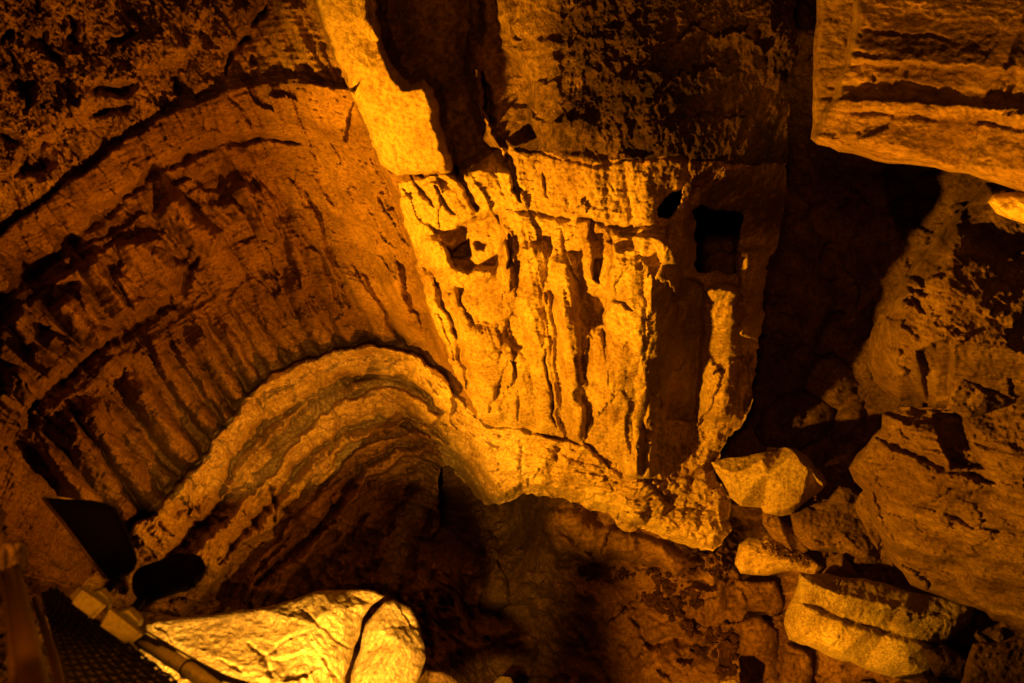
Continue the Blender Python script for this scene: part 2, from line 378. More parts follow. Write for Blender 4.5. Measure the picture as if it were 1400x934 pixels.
cen = [(560, 482, 'r', 7.0), (600, 510, 'r', 6.5), (640, 560, 'r', 6.05), (700, 587, 'r', 5.55), (760, 597, 'r', 5.15), (810, 612, 'r', 4.85), (850, 645, 'r', 4.6), (872, 655, 'r', 4.5),
       (430, -100, 'r', 6.9), (480, 90, 'r', 6.6), (520, 225, 'r', 6.5), (570, 110, 'r', 6.15), (610, 235, 'r', 6.0), (540, -100, 'r', 6.5), (575, 395, 'r', 6.5), (600, 330, 'r', 6.1),
       (690, 280, 'r', 5.7), (680, 430, 'r', 5.6), (760, 300, 'r', 5.35), (760, 450, 'r', 5.2), (850, 320, 'r', 5.1), (860, 450, 'r', 4.9), (920, 340, 'r', 5.05), (900, 480, 'r', 4.9),
       (700, 200, 'r', 5.75), (800, 210, 'r', 5.5), (900, 210, 'r', 5.4), (1000, 220, 'r', 5.85), (1060, 230, 'r', 6.5), (700, 100, 'r', 6.2), (800, 0, 'r', 6.35), (900, 80, 'r', 5.95), (1000, 80, 'r', 6.2),
       (800, -120, 'r', 6.9), (1000, -120, 'r', 7.1), (1090, 50, 'r', 6.4), (1090, -120, 'r', 7.4), (960, 330, 'r', 5.8), (1040, 330, 'r', 6.5), (950, 480, 'r', 5.85), (1000, 450, 'r', 6.0), (1035, 480, 'r', 6.3),
       (930, 580, 'z', -10.2), (980, 590, 'z', -10.3), (1000, 640, 'z', -10.7), (930, 650, 'z', -10.8), (960, 690, 'z', -11.0), (985, 745, 'z', -11.4), (900, 700, 'z', -11.0), (900, 735, 'z', -11.3),
       (680, 625, 'z', -10.5), (760, 645, 'z', -10.6), (830, 668, 'z', -10.8), (660, 685, 'z', -11.3), (740, 677, 'z', -11.2), (800, 692, 'z', -11.2), (610, 590, 'z', -11.0), (560, 525, 'z', -10.7),
       (560, 562, 'z', -11.3), (480, 588, 'z', -11.6), (400, 642, 'z', -11.6), (590, 625, 'z', -12.1), (500, 472, 'z', -10), (420, 490, 'z', -10), (575, 740, 'z', -13.4), (560, 840, 'z', -13.8), (620, 880, 'z', -14.0), (700, 1040, 'z', -14.1), (400, 860, 'z', -13.2), (300, 1040, 'z', -12.6)]
def spl(P): return np.exp(tps([(x, y, math.log(depth_from(x, y, k, v))) for x, y, k, v in P])(w.X, w.Y))
sA, sC = spl(alc), spl(cen)
CORNER = [(395, -140), (430, 0), (470, 100), (518, 222), (543, 268), (560, 330), (578, 395), (592, 440), (620, 505), (650, 560), (650, 690)]
d_, a_, sd_, _, _, L_ = seg_dist(w.U, w.V, CORNER)
wd = 4 + 55*sstep(480, 600, w.Y)
bl = sstep(-1, 1, d_*sd_/wd)           # 1 on the right of the corner
w.s = np.exp(np.log(sA)*(1 - bl) + np.log(sC)*bl)
w.freeze()
R_CORNER = bl > .5

# ---- soft region masks
LEDGE = [(-60, 1000), (20, 880), (110, 800), (150, 762), (185, 715), (236, 668), (290, 602), (338, 538), (420, 491), (500, 471), (565, 480), (612, 532), (662, 582), (740, 594), (812, 612), (850, 655), (885, 660), (930, 655),
         (985, 640), (1010, 690), (1010, 760), (930, 770), (830, 720), (740, 690), (660, 710), (614, 640), (590, 600), (540, 562), (500, 600), (440, 660), (380, 730), (330, 800), (290, 1000)]
mL = w.mask(LEDGE, 10)
ROUGH = [(-200, -200), (360, -200), (345, 40), (312, 75), (308, 108), (250, 140), (180, 178), (110, 225), (60, 270), (-200, 400)]
mR = w.mask(ROUGH, 10)
UPPER = [(655, -200), (1200, -200), (1200, 235), (1000, 225), (900, 215), (830, 222), (760, 214), (700, 205), (690, 120)]
mU = w.mask(UPPER, 10)
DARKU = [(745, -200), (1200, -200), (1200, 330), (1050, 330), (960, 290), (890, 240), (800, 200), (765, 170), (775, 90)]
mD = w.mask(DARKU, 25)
SLAB = [(380, -160), (430, 0), (470, 100), (520, 225), (545, 238), (580, 236), (618, 236), (600, 160), (590, 118), (576, 106), (562, 116), (544, 98), (526, 60), (505, -20), (470, -160)]
LOWER = [(60, 1100), (290, 1000), (330, 800), (380, 730), (440, 660), (500, 600), (540, 562), (590, 600), (615, 640), (620, 760), (760, 1100)]
mLow = w.mask(LOWER, 14)
CURT = [(545, 250), (620, 236), (692, 200), (720, 214), (752, 206), (790, 226), (830, 214), (880, 228), (930, 210), (990, 232), (1060, 222), (1100, 230), (1100, 420), (1030, 580), (985, 625), (890, 660), (850, 655), (812, 612), (740, 594), (662, 582), (612, 532), (578, 395), (560, 330)]
mC = w.mask(CURT, 8)
mA = np.clip(1 - mL - mR - mU - mC - mLow - w.mask(SLAB, 4), 0, 1)*(~R_CORNER)

# ---- broad relief
w.D += .10*w.nz(1.6, 3, q=3)*(1 - .6*mC)
# upper left: pitted limestone hanging in vertical plates
RID = np.zeros_like(w.D)
rough = .30*w.grain(58, 95, 26, 4, .55, 0, 4.) + .10*w.nz((.22, .22, .35), 4, .6, 1, 2.) + .05*w.nz(.06, 3, .6, 2, 5.)
deep = np.clip(w.grain(62, 70, 22, 3, .5, 0, 9.3) - .12, 0, 1)
w.D += mR*(rough - .4*deep*sstep(330, 60, w.X + .3*w.Y))
# upper middle cliff: corroded, dark and spongy
w.D += mU*(.05*w.nz((.5, .5, 1.0), 4, .5, 0, 8.)) + mD*(.08*w.nz((.10, .10, .16), 5, .65, 1, 6.) + .10*w.nz((.35, .35, .6), 3, .5, 2, 1.) )
# alcove wall
AZ = np.arctan2(w.W[..., 0], w.W[..., 1]).astype(f4)*7.; ZZ = (w.W[..., 2]).astype(f4)
def flute_noise(lam, zl, octs=3, gain=.5, kind=0, q=0.): return fbm(AZ/lam + .15*pn(ZZ*.9, AZ*.7, ZZ*0 + q), ZZ/zl, ZZ*0 + q + .37, octs, gain, kind)
w.D += mA*(.34*flute_noise(.46, 4.0, 3, .45, 2, 3.) + .05*flute_noise(.15, 1.2, 2, .5, 1, 7.)*sstep(-.2, .3, w.nz(1.1, 2, q=40)))
w.D += mC*(.07*flute_noise(.42, 2.2, 2, .5, 2, 13.) + .03*flute_noise(.10, 1.0, 2, .5, 1, 17.)*sstep(-.1, .35, w.nz(.8, 2, q=44)))
w.D += mA*(.16*w.nz((.5, .5, .8), 4, .5, 0, 1.) + .05*w.nz((.5, .5, .05), 3, .5, 0, 12.) + .05*w.nz(.11, 3, .6, 0, 2.))
# curtain
w.D += mC*(.09*w.nz((.35, .35, .7), 3, .5, 0, 21.) + .03*w.nz((.4, .4, .04), 3, .55, 0, 13.) + .03*w.nz(.08, 3, .6, 0, 2.))
def facet(msk, u, v, q, ho, ht, crack=0.):
    o_, t_, e_ = cells(u, v, q)
    w.D += msk*(ho*o_ + ht*t_ - crack*np.exp(-(e_/.07)**2))
facet(mA, AZ/.42, ZZ/2.2, 1, .08, .17); facet(mA, AZ/.17, ZZ/.5, 2, .025, .07)
facet(mC, AZ/.55, ZZ/1.4, 3, .05, .15); facet(mC*sstep(0, .35, w.nz(.7, 2, q=61)), AZ/.15, ZZ/.45, 4, .008, .035, .008)
facet(mL, w.U/62, w.V/46, 5, .09, .22); facet(mL, w.U/22, w.V/15, 6, .03, .07)
facet(mLow, AZ/.9, ZZ/.35, 7, .12, .22); facet(mLow, AZ/.3, ZZ/.16, 8, .04, .08)
ru, rv = w.U*.53 + w.V*.85, -w.U*.85 + w.V*.53
facet(mR, ru/70, rv/26, 9, .09, .18); facet(mR, ru/20, rv/8, 10, .025, .07)
facet(mU, w.U/70, w.V/60, 11, .05, .12)
# ledges: knobbly
w.D += mL*(.22*w.nz(.6, 3, .45, 2, 3.) + .06*w.nz((.22, .22, .12), 3, .5, 1, 8.) + .20*w.nz((1.1, 1.1, .2), 3, .5, 0, 3.))
# lower alcove: beds running round the bowl
w.D += mLow*(.40*w.nz(.8, 3, .45, 1, 6.) + .40*w.nz((1.4, 1.4, .25), 3, .5, 0, 9.) + .06*w.nz(.2, 3, .5, 1, 8.))

# ---- the arc band over the alcove
A1 = [(-60, 360), (0, 322), (64, 275), (122, 229), (179, 186), (229, 157), (268, 143), (311, 122), (358, 114), (397, 106), (429, 113), (486, 126)]
A2 = [(-60, 440), (20, 380), (82, 333), (161, 265), (215, 222), (265, 200), (311, 186), (358, 182), (404, 188), (470, 194)]
w.area(A1 + A2[::-1], .34, 4)
w.groove([(p[0] - 4, p[1] - 5) for p in A1], 9, .12)
w.groove([(p[0] + 6, p[1] + 9) for p in A2[:9]], 9, .22)
w.step([(p[0] - 30, p[1] - 60) for p in A1[:8]], .28, 70, 8, -1)
for P in ([(268, 143), (276, 158), (282, 178)], [(311, 130), (333, 150), (342, 172)], [(215, 165), (225, 195)], [(190, 195), (205, 220)]): w.groove(P, 3, .12)
for P in ([(365, 5), (340, 43), (315, 72), (309, 106)], [(235, 95), (243, 110), (247, 132)], [(130, 155), (160, 150), (180, 145)], [(145, 58), (190, 48)], [(340, 75), (350, 90)], [(0, 60), (20, 45)]): w.groove(P, 6, .3)
for P in ([(-5, 85), (22, 97), (46, 114), (45, 136), (36, 147), (22, 122)], [(30, 205), (62, 195), (72, 225), (50, 245), (24, 240)], [(-10, 165), (25, 190), (30, 205), (5, 200)], [(92, 20), (104, 30), (108, 58), (98, 50)],
          [(120, 118), (140, 112), (185, 118), (165, 132), (130, 134)], [(38, 50), (60, 45), (88, 90), (70, 82)]): w.area(wob(P, 5, 10, seed=4), -.5, 14)

# ---- flutes of the alcove
ALF = [  # centre line, half width, height
 ([(205, 455), (225, 500), (262, 560), (303, 600)], (20, 16), .34), ([(172, 508), (210, 565), (268, 638)], (15, 14), .28), ([(140, 535), (176, 590), (232, 668)], (13, 12), .26), ([(108, 548), (160, 620), (222, 702)], (13, 12), .26),
 ([(78, 562), (120, 620), (190, 715)], (15, 14), .25), ([(40, 570), (90, 640), (160, 735)], (16, 16), .26), ([(248, 438), (290, 500), (331, 552)], (12, 10), .30), ([(280, 415), (315, 460), (352, 526)], (9, 9), .26),
 ([(240, 462), (262, 500), (316, 578)], (7, 6), .2), ([(306, 400), (345, 450), (385, 508)], (9, 10), .2), ([(345, 395), (385, 455), (412, 492)], (12, 12), .18), ([(392, 370), (420, 430), (446, 484)], (13, 13), .2),
 ([(420, 330), (455, 410), (490, 472)], (16, 18), .2), ([(470, 340), (505, 410), (532, 474)], (13, 15), .16), ([(520, 350), (540, 410), (566, 474)], (11, 11), .18), ([(400, 280), (430, 340)], (11, 11), .1),
 ([(226, 285), (258, 312), (295, 338)], (17, 12), .34), ([(262, 272), (285, 305), (305, 332)], (8, 7), .12), ([(290, 262), (306, 285), (318, 308)], (9, 7), .24), ([(324, 256), (342, 288), (364, 328)], (9, 8), .26),
 ([(343, 248), (366, 290), (392, 328)], (11, 10), .28), ([(305, 262), (322, 282), (332, 300)], (5, 5), .2), ([(380, 300), (400, 340), (425, 395)], (9, 8), .14), ([(250, 215), (280, 235)], (10, 8), .15),
 ([(124, 368), (146, 400), (166, 432)], (10, 9), .28), ([(154, 368), (172, 394), (190, 420)], (8, 7), .28), ([(60, 448), (88, 470), (122, 490)], (13, 11), .34), ([(82, 416), (108, 446), (142, 468)], (14, 11), .34),
 ([(34, 474), (56, 492), (82, 510)], (13, 10), .3), ([(8, 505), (30, 520), (50, 545)], (12, 10), .28), ([(18, 432), (34, 450), (44, 468)], (14, 12), .3), ([(58, 388), (85, 384), (112, 376)], (9, 7), .28), ([(104, 400), (122, 424), (140, 446)], (8, 7), .2)]
for P, h in (([(-10, 540), (10, 430), (60, 400), (105, 362), (160, 330), (225, 316), (258, 366), (238, 414), (190, 442), (130, 480), (80, 522), (30, 566)], .26), ([(225, 284), (262, 262), (300, 246), (345, 236), (372, 270), (398, 326), (350, 322), (300, 346), (262, 332)], .16),
             ([(50, 575), (110, 530), (170, 480), (240, 436), (300, 396), (350, 380), (420, 490), (340, 540), (290, 602), (240, 668), (180, 722), (100, 690)], .14)):
    w.area(wob(P, 7, 16, seed=9), h, 9)
RA = np.zeros_like(w.D); rid = np.zeros(w.D.shape, np.int16)
for i, (P, ww, h) in enumerate(ALF):
    fz = .72 + .75*((i*.618) % 1); P = [(x + 5*math.sin(i*2.3 + k), y + (0 if k else 34*((i*.377) % 1) - 14)) for k, (x, y) in enumerate(P)]
    m, q = w.ridge(P, (ww[0]*1.2*fz, ww[1]*1.25*fz), h*2.1*fz, .9, 46 if i < 15 else 14, 8, RA, (-.35, .3, .1, -.2, .4)[i % 5])
    t = rid[m]; t[q < .86] = i + 1; rid[m] = t
w.area([(160, 335), (190, 318), (222, 326), (252, 366), (240, 392), (222, 412), (190, 404), (168, 380)], .45, 6, 34)
bulge = inside(w.U, w.V, [(160, 335), (190, 318), (222, 326), (252, 366), (240, 392), (222, 412), (190, 404), (168, 380)])
w.D += RA
M1 = [(268, 352), (258, 376), (240, 412), (200, 436), (158, 458), (128, 485), (108, 506), (70, 535), (40, 560)]
w.groove(M1, 13, .34); w.step(M1, .16, 60, 5, -1)
for P in ([(346, 240), (367, 276), (390, 324), (413, 391)], [(418, 258), (432, 290), (470, 378)], [(412, 316), (440, 350), (466, 420)], [(232, 345), (252, 358), (262, 330)], [(420, 400), (464, 476)], [(387, 405), (435, 484)],
          [(518, 411), (555, 474)], [(290, 345), (320, 335), (352, 322)], [(230, 300), (245, 322), (262, 345)]): w.groove(P, 4.5, .17)
w.step([(346, 238), (367, 276), (390, 324), (413, 391), (440, 470)], .10, 40, 3, -1)
for P in ([(225, 240), (250, 235), (262, 245), (232, 252)], [(268, 245), (300, 225), (318, 240), (300, 262), (280, 262)], [(20, 330), (60, 300), (150, 275), (200, 290), (165, 315), (100, 345), (40, 390)], [(515, 270), (534, 268), (540, 285), (525, 292)]): w.area(P, -.22, 6)

# ---- ledges
L1 = [(150, 760), (180, 722), (214, 705), (226, 684), (240, 665), (262, 640), (290, 605), (318, 572), (340, 538), (372, 508), (420, 489), (462, 480), (500, 470), (545, 478), (566, 484), (600, 505), (618, 540), (645, 566), (665, 582), (705, 588), (740, 595), (795, 606), (812, 614), (832, 640), (862, 660)]
w.step(L1[:16], .40, 60, 2.5, 1)
w.groove(L1[2:16], 5, .22); w.step(L1[15:], .24, 60, 4, 1); w.groove(L1[17:21], 3.5, .12); w.groove(L1[20:24], 4, .2)
L2 = [(200, 800), (262, 735), (300, 688), (330, 622), (362, 588), (400, 560), (440, 538), (470, 524), (510, 516), (552, 518), (590, 545), (625, 588)]
w.groove(L2[:9], 17, .62); w.groove(L2[7:], 8, .26); w.step(L2, .40, 60, 3, 1)
L3 = [(300, 770), (340, 722), (392, 670), (430, 622), (470, 592), (505, 585), (540, 572), (585, 580), (612, 606)]
w.groove(L3, 12, .5); w.step(L3, .36, 50, 3, 1)
L4 = [(350, 800), (420, 742), (470, 680), (500, 640), (540, 615), (580, 606), (604, 612)]
w.groove(L4, 10, .42); w.step(L4, .34, 45, 3, 1)
B1L = [(170, 812), (205, 775), (245, 742), (275, 715), (300, 687), (325, 655), (358, 615), (369, 604), (409, 560), (438, 542), (464, 525), (496, 516), (533, 515), (569, 525), (591, 543), (612, 572)]
w.area(wob(L1[1:17] + B1L[::-1], 3, 11, seed=12), .62, 4)
B2U = [(200, 830), (250, 775), (290, 735), (318, 706), (346, 676), (374, 648), (396, 612), (430, 580), (458, 553), (505, 534), (540, 531), (575, 545), (600, 570)]
B2L = [(250, 842), (300, 790), (332, 742), (380, 716), (395, 687), (456, 633), (477, 607), (509, 595), (555, 577), (594, 592)]
w.area(wob(B2U + B2L[::-1], 3, 11, seed=13), .6, 4)
B3U = [(300, 845), (345, 775), (405, 705), (464, 643), (488, 616), (520, 604), (560, 589), (592, 603)]
B3L = [(360, 850), (420, 765), (470, 700), (505, 655), (545, 628), (590, 618)]
w.area(wob(B3U + B3L[::-1], 3, 11, seed=14), .5, 4)
for P in ([(250, 640), (262, 668), (255, 690)], [(300, 600), (318, 625), (316, 660)], [(350, 545), (366, 575)], [(392, 520), (400, 548)], [(372, 660), (378, 690), (376, 716)], [(456, 560), (462, 590), (452, 625)], [(336, 700), (352, 720)], [(520, 540), (548, 560), (560, 575)], [(215, 715), (235, 735)]): w.groove(P, 4, .22)
for P in ([(430, 790), (470, 745), (505, 700)], [(555, 650), (585, 630), (602, 640)], [(530, 730), (545, 690), (575, 655)], [(560, 800), (570, 760), (590, 700)], [(520, 880), (545, 820), (560, 760)], [(480, 860), (530, 800)], [(590, 900), (580, 840), (590, 780)], [(372, 660), (378, 690), (400, 700)], [(250, 790), (300, 760)]):
    w.groove(P, 6, .26)
for P, h in (([(255, 760), (300, 700), (340, 690), (370, 662), (378, 700), (340, 760), (290, 790)], .2), ([(200, 760), (250, 690), (262, 735), (225, 790)], .15), ([(640, 620), (712, 600), (718, 672), (668, 690), (640, 660)], .12), ([(715, 610), (800, 618), (838, 668), (845, 700), (760, 672), (716, 670)], .12),
             ([(832, 672), (870, 655), (905, 660), (920, 690), (880, 712), (845, 706)], .28), ([(855, 705), (920, 695), (985, 700), (1000, 735), (970, 755), (905, 735)], .16), ([(895, 600), (925, 610), (930, 645), (900, 650)], -.15)):
    w.area(P, h, 8, 26)
w.groove([(880, 655), (905, 680), (925, 695)], 4, .25); w.groove([(845, 712), (880, 718), (912, 702), (935, 690)], 4, .16)

# ---- slanted slab and the cleft beside it
w.area(SLAB, .30, 4); w.groove([(520, 226), (545, 236), (575, 238), (622, 240)], 4, .12)
w.step([(505, -60), (512, 30), (505, 45), (520, 58), (533, 50), (530, 30), (520, -40)], -.2, 30, 3, 1)
CLEFT = [(500, -170), (640, -170), (652, 40), (645, 95), (655, 150), (668, 185), (694, 228), (668, 214), (642, 226), (626, 238), (618, 232), (600, 160), (590, 118), (576, 106), (566, 112), (556, 116), (544, 96), (530, 60), (512, 20)]
w.area(CLEFT, -1.0, 26)
w.area([(640, -170), (660, -170), (690, 60), (725, 110), (728, 185), (690, 196), (660, 150), (650, 40)], -.55, 14)
w.groove([(660, 100), (668, 150), (676, 180), (692, 205), (702, 245), (714, 276)], 6, .5); w.groove([(618, 228), (636, 250), (652, 290)], 6, .4); w.groove([(470, 92), (500, 165), (520, 222), (536, 258)], 2.5, .10)
w.area([(628, 222), (655, 208), (680, 240), (690, 276), (660, 280), (640, 262)], .12, 5, 22); w.area([(668, 214), (688, 208), (690, 222), (682, 232)], .14, 4, 10); w.area([(545, 268), (590, 250), (625, 262), (640, 290), (600, 300), (570, 298)], .10, 6, 22)
for P in ([(560, 240), (575, 262), (592, 282)], [(595, 258), (612, 280), (622, 292)]): w.groove(P, 4, .16)

# ---- bright fluted curtain
CUF = [([(600, 320), (598, 350), (606, 380)], (24, 20), .30), ([(572, 366), (580, 395), (588, 420)], (24, 16), .24), ([(582, 425), (596, 470), (612, 510)], (14, 16), .22), ([(610, 395), (628, 440), (645, 500)], (12, 14), .2), ([(652, 440), (662, 500), (672, 578)], (26, 27), .26),
       ([(690, 300), (692, 350), (698, 420)], (13, 12), .18), ([(700, 478), (706, 530), (716, 590)], (22, 24), .2), ([(728, 330), (726, 420), (738, 500), (752, 594)], (20, 16), .24), ([(770, 346), (774, 420), (782, 500), (790, 604)], (20, 12), .42),
       ([(802, 320), (806, 350), (810, 380)], (9, 8), .25), ([(796, 452), (802, 490), (812, 535)], (15, 8), .2), ([(812, 446), (818, 500), (826, 604)], (10, 12), .2), ([(850, 350), (855, 420), (850, 500), (848, 620)], (30, 24), .12),
       ([(905, 365), (903, 400), (896, 470)], (20, 14), .1), ([(892, 340), (917, 336), (938, 350)], (22, 18), .42), ([(880, 490), (876, 560), (868, 655)], (11, 8), .28), ([(892, 540), (888, 600), (884, 655)], (9, 7), .24), ([(640, 375), (662, 378), (680, 372)], (10, 8), .2),
       ([(990, 385), (986, 470), (980, 578)], (30, 26), .85), ([(1030, 330), (1028, 400), (1020, 470)], (22, 18), .75), ([(1010, 490), (1000, 530), (1008, 580)], (12, 10), .25), ([(1040, 470), (1034, 520), (1028, 560)], (7, 4), .22), ([(935, 305), (940, 330), (938, 370)], (10, 10), .2)]
w.area([(842, 322), (900, 326), (936, 345), (928, 362), (926, 420), (908, 490), (902, 560), (886, 655), (858, 650), (838, 620), (826, 520), (828, 420)], .30, 5)
RC = np.zeros_like(w.D)
for i, (P, ww, h) in enumerate(CUF):
    m, q = w.ridge(P, ww, h*.9, .6, 16, 14, RC, (.3, -.3, .1)[i % 3])
    t = rid[m]; t[q < .88] = 101 + i; rid[m] = t
w.D += RC
for P, wd_, h in (([(592, 380), (611, 431), (624, 466), (632, 490), (640, 530)], 5, .34), ([(746, 478), (752, 530), (760, 583)], 3, .24), ([(696, 492), (690, 515), (668, 563)], 3.5, .18), ([(700, 492), (708, 530), (710, 580)], 3, .14), ([(697, 315), (698, 345), (696, 368)], 4, .3),
                  ([(700, 203), (730, 206), (760, 215), (790, 222), (830, 224), (880, 218), (930, 216), (1000, 224), (1060, 232)], 3, .05), ([(690, 288), (730, 292), (766, 296), (800, 300), (850, 314), (900, 310)], 5, .16), ([(820, 430), (840, 412), (868, 424)], 4, .15), ([(744, 234), (750, 270)], 3, .12),
                  ([(668, 484), (690, 478), (706, 486)], 3, .1), ([(975, 510), (1000, 490), (1018, 488)], 4, .2), ([(1024, 480), (1026, 520), (1022, 560)], 4, .3), ([(900, 620), (902, 650)], 3, .1), ([(812, 300), (810, 335)], 4, .15)):
    w.groove(P, wd_, h)
for P, h, e in (([(606, 326), (640, 302), (684, 292), (690, 330), (676, 362), (640, 372), (616, 360)], -.42, 8), ([(603, 333), (620, 342), (642, 328), (646, 350), (622, 352)], -.4, 5), ([(650, 330), (664, 332), (660, 346), (652, 342)], -.35, 4), ([(812, 352), (822, 356), (820, 384), (810, 380)], -.4, 5),
                ([(687, 468), (690, 440), (706, 424), (712, 440), (719, 474), (706, 480)], -.14, 4), ([(790, 430), (800, 400), (830, 408), (826, 440), (800, 446)], -.25, 6), ([(836, 330), (850, 318), (872, 322), (866, 340), (846, 346)], -.22, 8), ([(892, 286), (908, 268), (930, 256), (930, 280), (918, 298), (898, 300)], -.1, 6),
                ([(940, 285), (1012, 292), (1008, 374), (950, 372)], -.15, 14), ([(930, 380), (960, 390), (960, 450), (955, 480), (952, 575), (910, 575), (914, 500)], -.5, 8), ([(780, 350), (788, 352), (792, 420), (786, 440)], -.1, 5),
                ([(750, 400), (764, 400), (780, 560), (790, 600), (770, 600)], -.14, 5), ([(908, 575), (990, 580), (1000, 600), (960, 640), (905, 640)], .05, 10)):
    w.area(P, h, e)
w.D += w.mask([(700, 206), (900, 218), (1060, 232), (1050, 300), (900, 312), (760, 296), (690, 288)], 6)*(.05 + .03*w.nz((.12, .12, .5), 4, .6, 1, 4.))
w.D += w.mask([(880, 560), (1000, 575), (1010, 760), (900, 745), (890, 660)], 14)*(.12*w.nz(.22, 4, .55, 1, 31.))
# underside curls away along the rim of the ledge and the right edge of the cliff
rim = sstep(0, 1, np.clip(1 - w.sd/16, 0, 1))
w.D -= .30*rim*sstep(560, 640, w.Y)*sstep(612, 645, w.X) + .06*rim

# cut through the wall so the shadowed recesses beside the curtain go black
hole = inside(w.U, w.V, wob([(944, 292), (958, 280), (984, 286), (1011, 290), (1012, 330), (1006, 372), (980, 368), (950, 374), (953, 335)], 2.5, 9, seed=6)) | inside(w.U, w.V, [(898, 284), (914, 266), (931, 258), (929, 280), (916, 296), (902, 298)])
w.keep &= ~hole; w.sd[hole] = -9

# ---- formations
reg = np.zeros(w.D.shape, np.int16)                     # 0 alcove wall
ins = lambda P: inside(w.U, w.V, P)
reg[(w.V < np.interp(w.U, [p[0] for p in A1], [p[1] for p in A1])) & ~R_CORNER] = 1        # pitted rock upper left
reg[ins(A1 + A2[::-1]) & ~R_CORNER] = 2
reg[ins(UPPER) | ins(CLEFT)] = 3
reg[R_CORNER & (w.V < 215) & (reg == 0)] = 3
reg[ins(CURT) & R_CORNER] = 4
reg[ins(SLAB)] = 5
reg[ins(LEDGE)] = 6
reg[ins(LOWER)] = 7
g = np.where((rid > 0) & (rid < 100) & (reg == 0), 1000 + rid, reg)
g = np.where((rid > 100) & (reg == 4), 1000 + rid, g)
def main_bit(ids, host):
    """a formation's stray flecks go back to the wall they stand on"""
    global g
    for k in ids:
        ys, xs = np.where(g == k)
        if len(ys) == 0: continue
        S_ = set(zip(ys.tolist(), xs.tolist())); best = []
        while S_:
            st = [S_.pop()]; comp = []
            while st:
                a = st.pop(); comp.append(a)
                for b in ((a[0]+1, a[1]), (a[0]-1, a[1]), (a[0], a[1]+1), (a[0], a[1]-1)):
                    if b in S_: S_.discard(b); st.append(b)
            if len(comp) > len(best): best, comp = comp, best
            for a in comp: g[a] = host
g = np.where(bulge & (reg == 0) & (rid == 0), 1099, g)
main_bit(range(1001, 1100), 0); main_bit(range(1101, 1101 + len(CUF)), 4)
V, F, R = w.finish(lambda x, y: .8 + 4.5*sstep(985, 1030, x)*sstep(640, 600, y), 6, 0, False, g)
CR = np.zeros(len(V)); CR[:w.used.sum()] = np.clip(sstep(.1, .9, w.mask(DARKU, 70) + .9*w.nz(.45, 5, .65, 0, 77.)), 0, 1)[w.used]  # darkening of cliff and curtain top: crust mixed with painted falloff
def piece(name, ids, mat, parent=None):
    v, f, u = sub(V, F, np.isin(R, ids)); o = place(name, v, f, mat, parent)
    if mat in (MAT_CRUST_SHADE, MAT_FLOW):
        at_ = o.data.attributes.new('crust_shade', 'FLOAT', 'POINT'); at_.data.foreach_set('value', CR[u].astype(f4))
    return o
tag(piece('cave_wall', [7], MAT_ALC), kind='structure')
o = piece('fluted_alcove_wall', [0], MAT_ALC); tag(o, 'brown curved alcove wall with leaning rock flutes, left of the bright curtain', 'rock wall')
for i in range(len(ALF)):
    if (R == 1001 + i).sum() > 20: piece('flute', [1001 + i], MAT_ALC, o)
piece('bulge', [1099], MAT_ALC, o)
tag(piece('pitted_rock_wall', [1], MAT_ROUGH), 'rough pitted brown rock face full of dark slots in the upper left corner', 'rock wall')
tag(piece('arched_rock_band', [2], MAT_ALC), 'dim smooth arched rock band between the pitted face and the fluted alcove', 'rock band')
tag(piece('spongy_cliff', [3], MAT_CRUST_SHADE), 'dark spongy cliff above the bright curtain at the top middle', 'cliff')
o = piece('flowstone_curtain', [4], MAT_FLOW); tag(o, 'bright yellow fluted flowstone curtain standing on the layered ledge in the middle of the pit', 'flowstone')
for i in range(len(CUF)):
    if (R == 1101 + i).sum() > 20: piece('flowstone_column', [1101 + i], MAT_FLOW, o)
o = piece('slanted_rock_slab', [5], MAT_FLOW); tag(o, 'smooth bright slanting slab of rock above the curtain, beside the dark cleft', 'rock slab')
o = piece('layered_ledge', [6], MAT_LEDGE); tag(o, 'bright knobbly layered rock ledge curving round the foot of the alcove and curtain', 'rock ledge')

# ================================================================== PIT FLOOR AND SHAFT (behind and below the ledge)
FL = [(480, 560), (640, 560), (760, 600), (900, 600), (960, 300), (1010, -160), (1560, -160), (1560, 1100), (480, 1100)]
fl = Patch(FL, 2.0, (7, 40, 3, 12), 5)
fl.base_tps([(540, 760, 'z', -14.0), (640, 665, 'z', -15.8), (700, 730, 'z', -14.9), (600, 740, 'z', -13.9), (690, 760, 'z', -14.4), (625, 830, 'z', -14.2), (700, 900, 'z', -14.6), (660, 900, 'z', -14.45), (600, 1000, 'z', -14.9), (740, 620, 'z', -13.6), (800, 640, 'z', -13.0),
             (760, 705, 'z', -12.4), (830, 720, 'z', -12.3), (900, 750, 'z', -12.5), (950, 765, 'z', -12.9), (750, 760, 'z', -13.0), (850, 770, 'z', -13.1), (780, 850, 'z', -13.7), (880, 850, 'z', -13.6), (950, 850, 'z', -13.5),
             (860, 930, 'z', -14.0), (1000, 920, 'z', -13.6), (1060, 820, 'z', -13.2), (1020, 710, 'z', -14.6), (1090, 640, 'z', -13.6), (1060, 560, 'z', -13.4), (1140, 560, 'z', -12.8), (1180, 480, 'r', 9.0), (1200, 640, 'z', -12.6), (1150, 720, 'z', -12.6),
             (1100, 400, 'r', 10.0), (1100, 250, 'r', 10.0), (1250, 300, 'r', 9.6), (1400, 300, 'r', 9.6), (1100, 0, 'r', 9.5), (1400, 0, 'r', 10), (1050, 450, 'r', 9.6), (980, 500, 'r', 8.5), (1200, 930, 'z', -12.9), (1400, 930, 'z', -12.4), (1400, 700, 'z', -11.8), (1300, 800, 'z', -12.2), (1500, 1050, 'z', -12.6), (900, 1080, 'z', -14.2)])
fl.freeze()
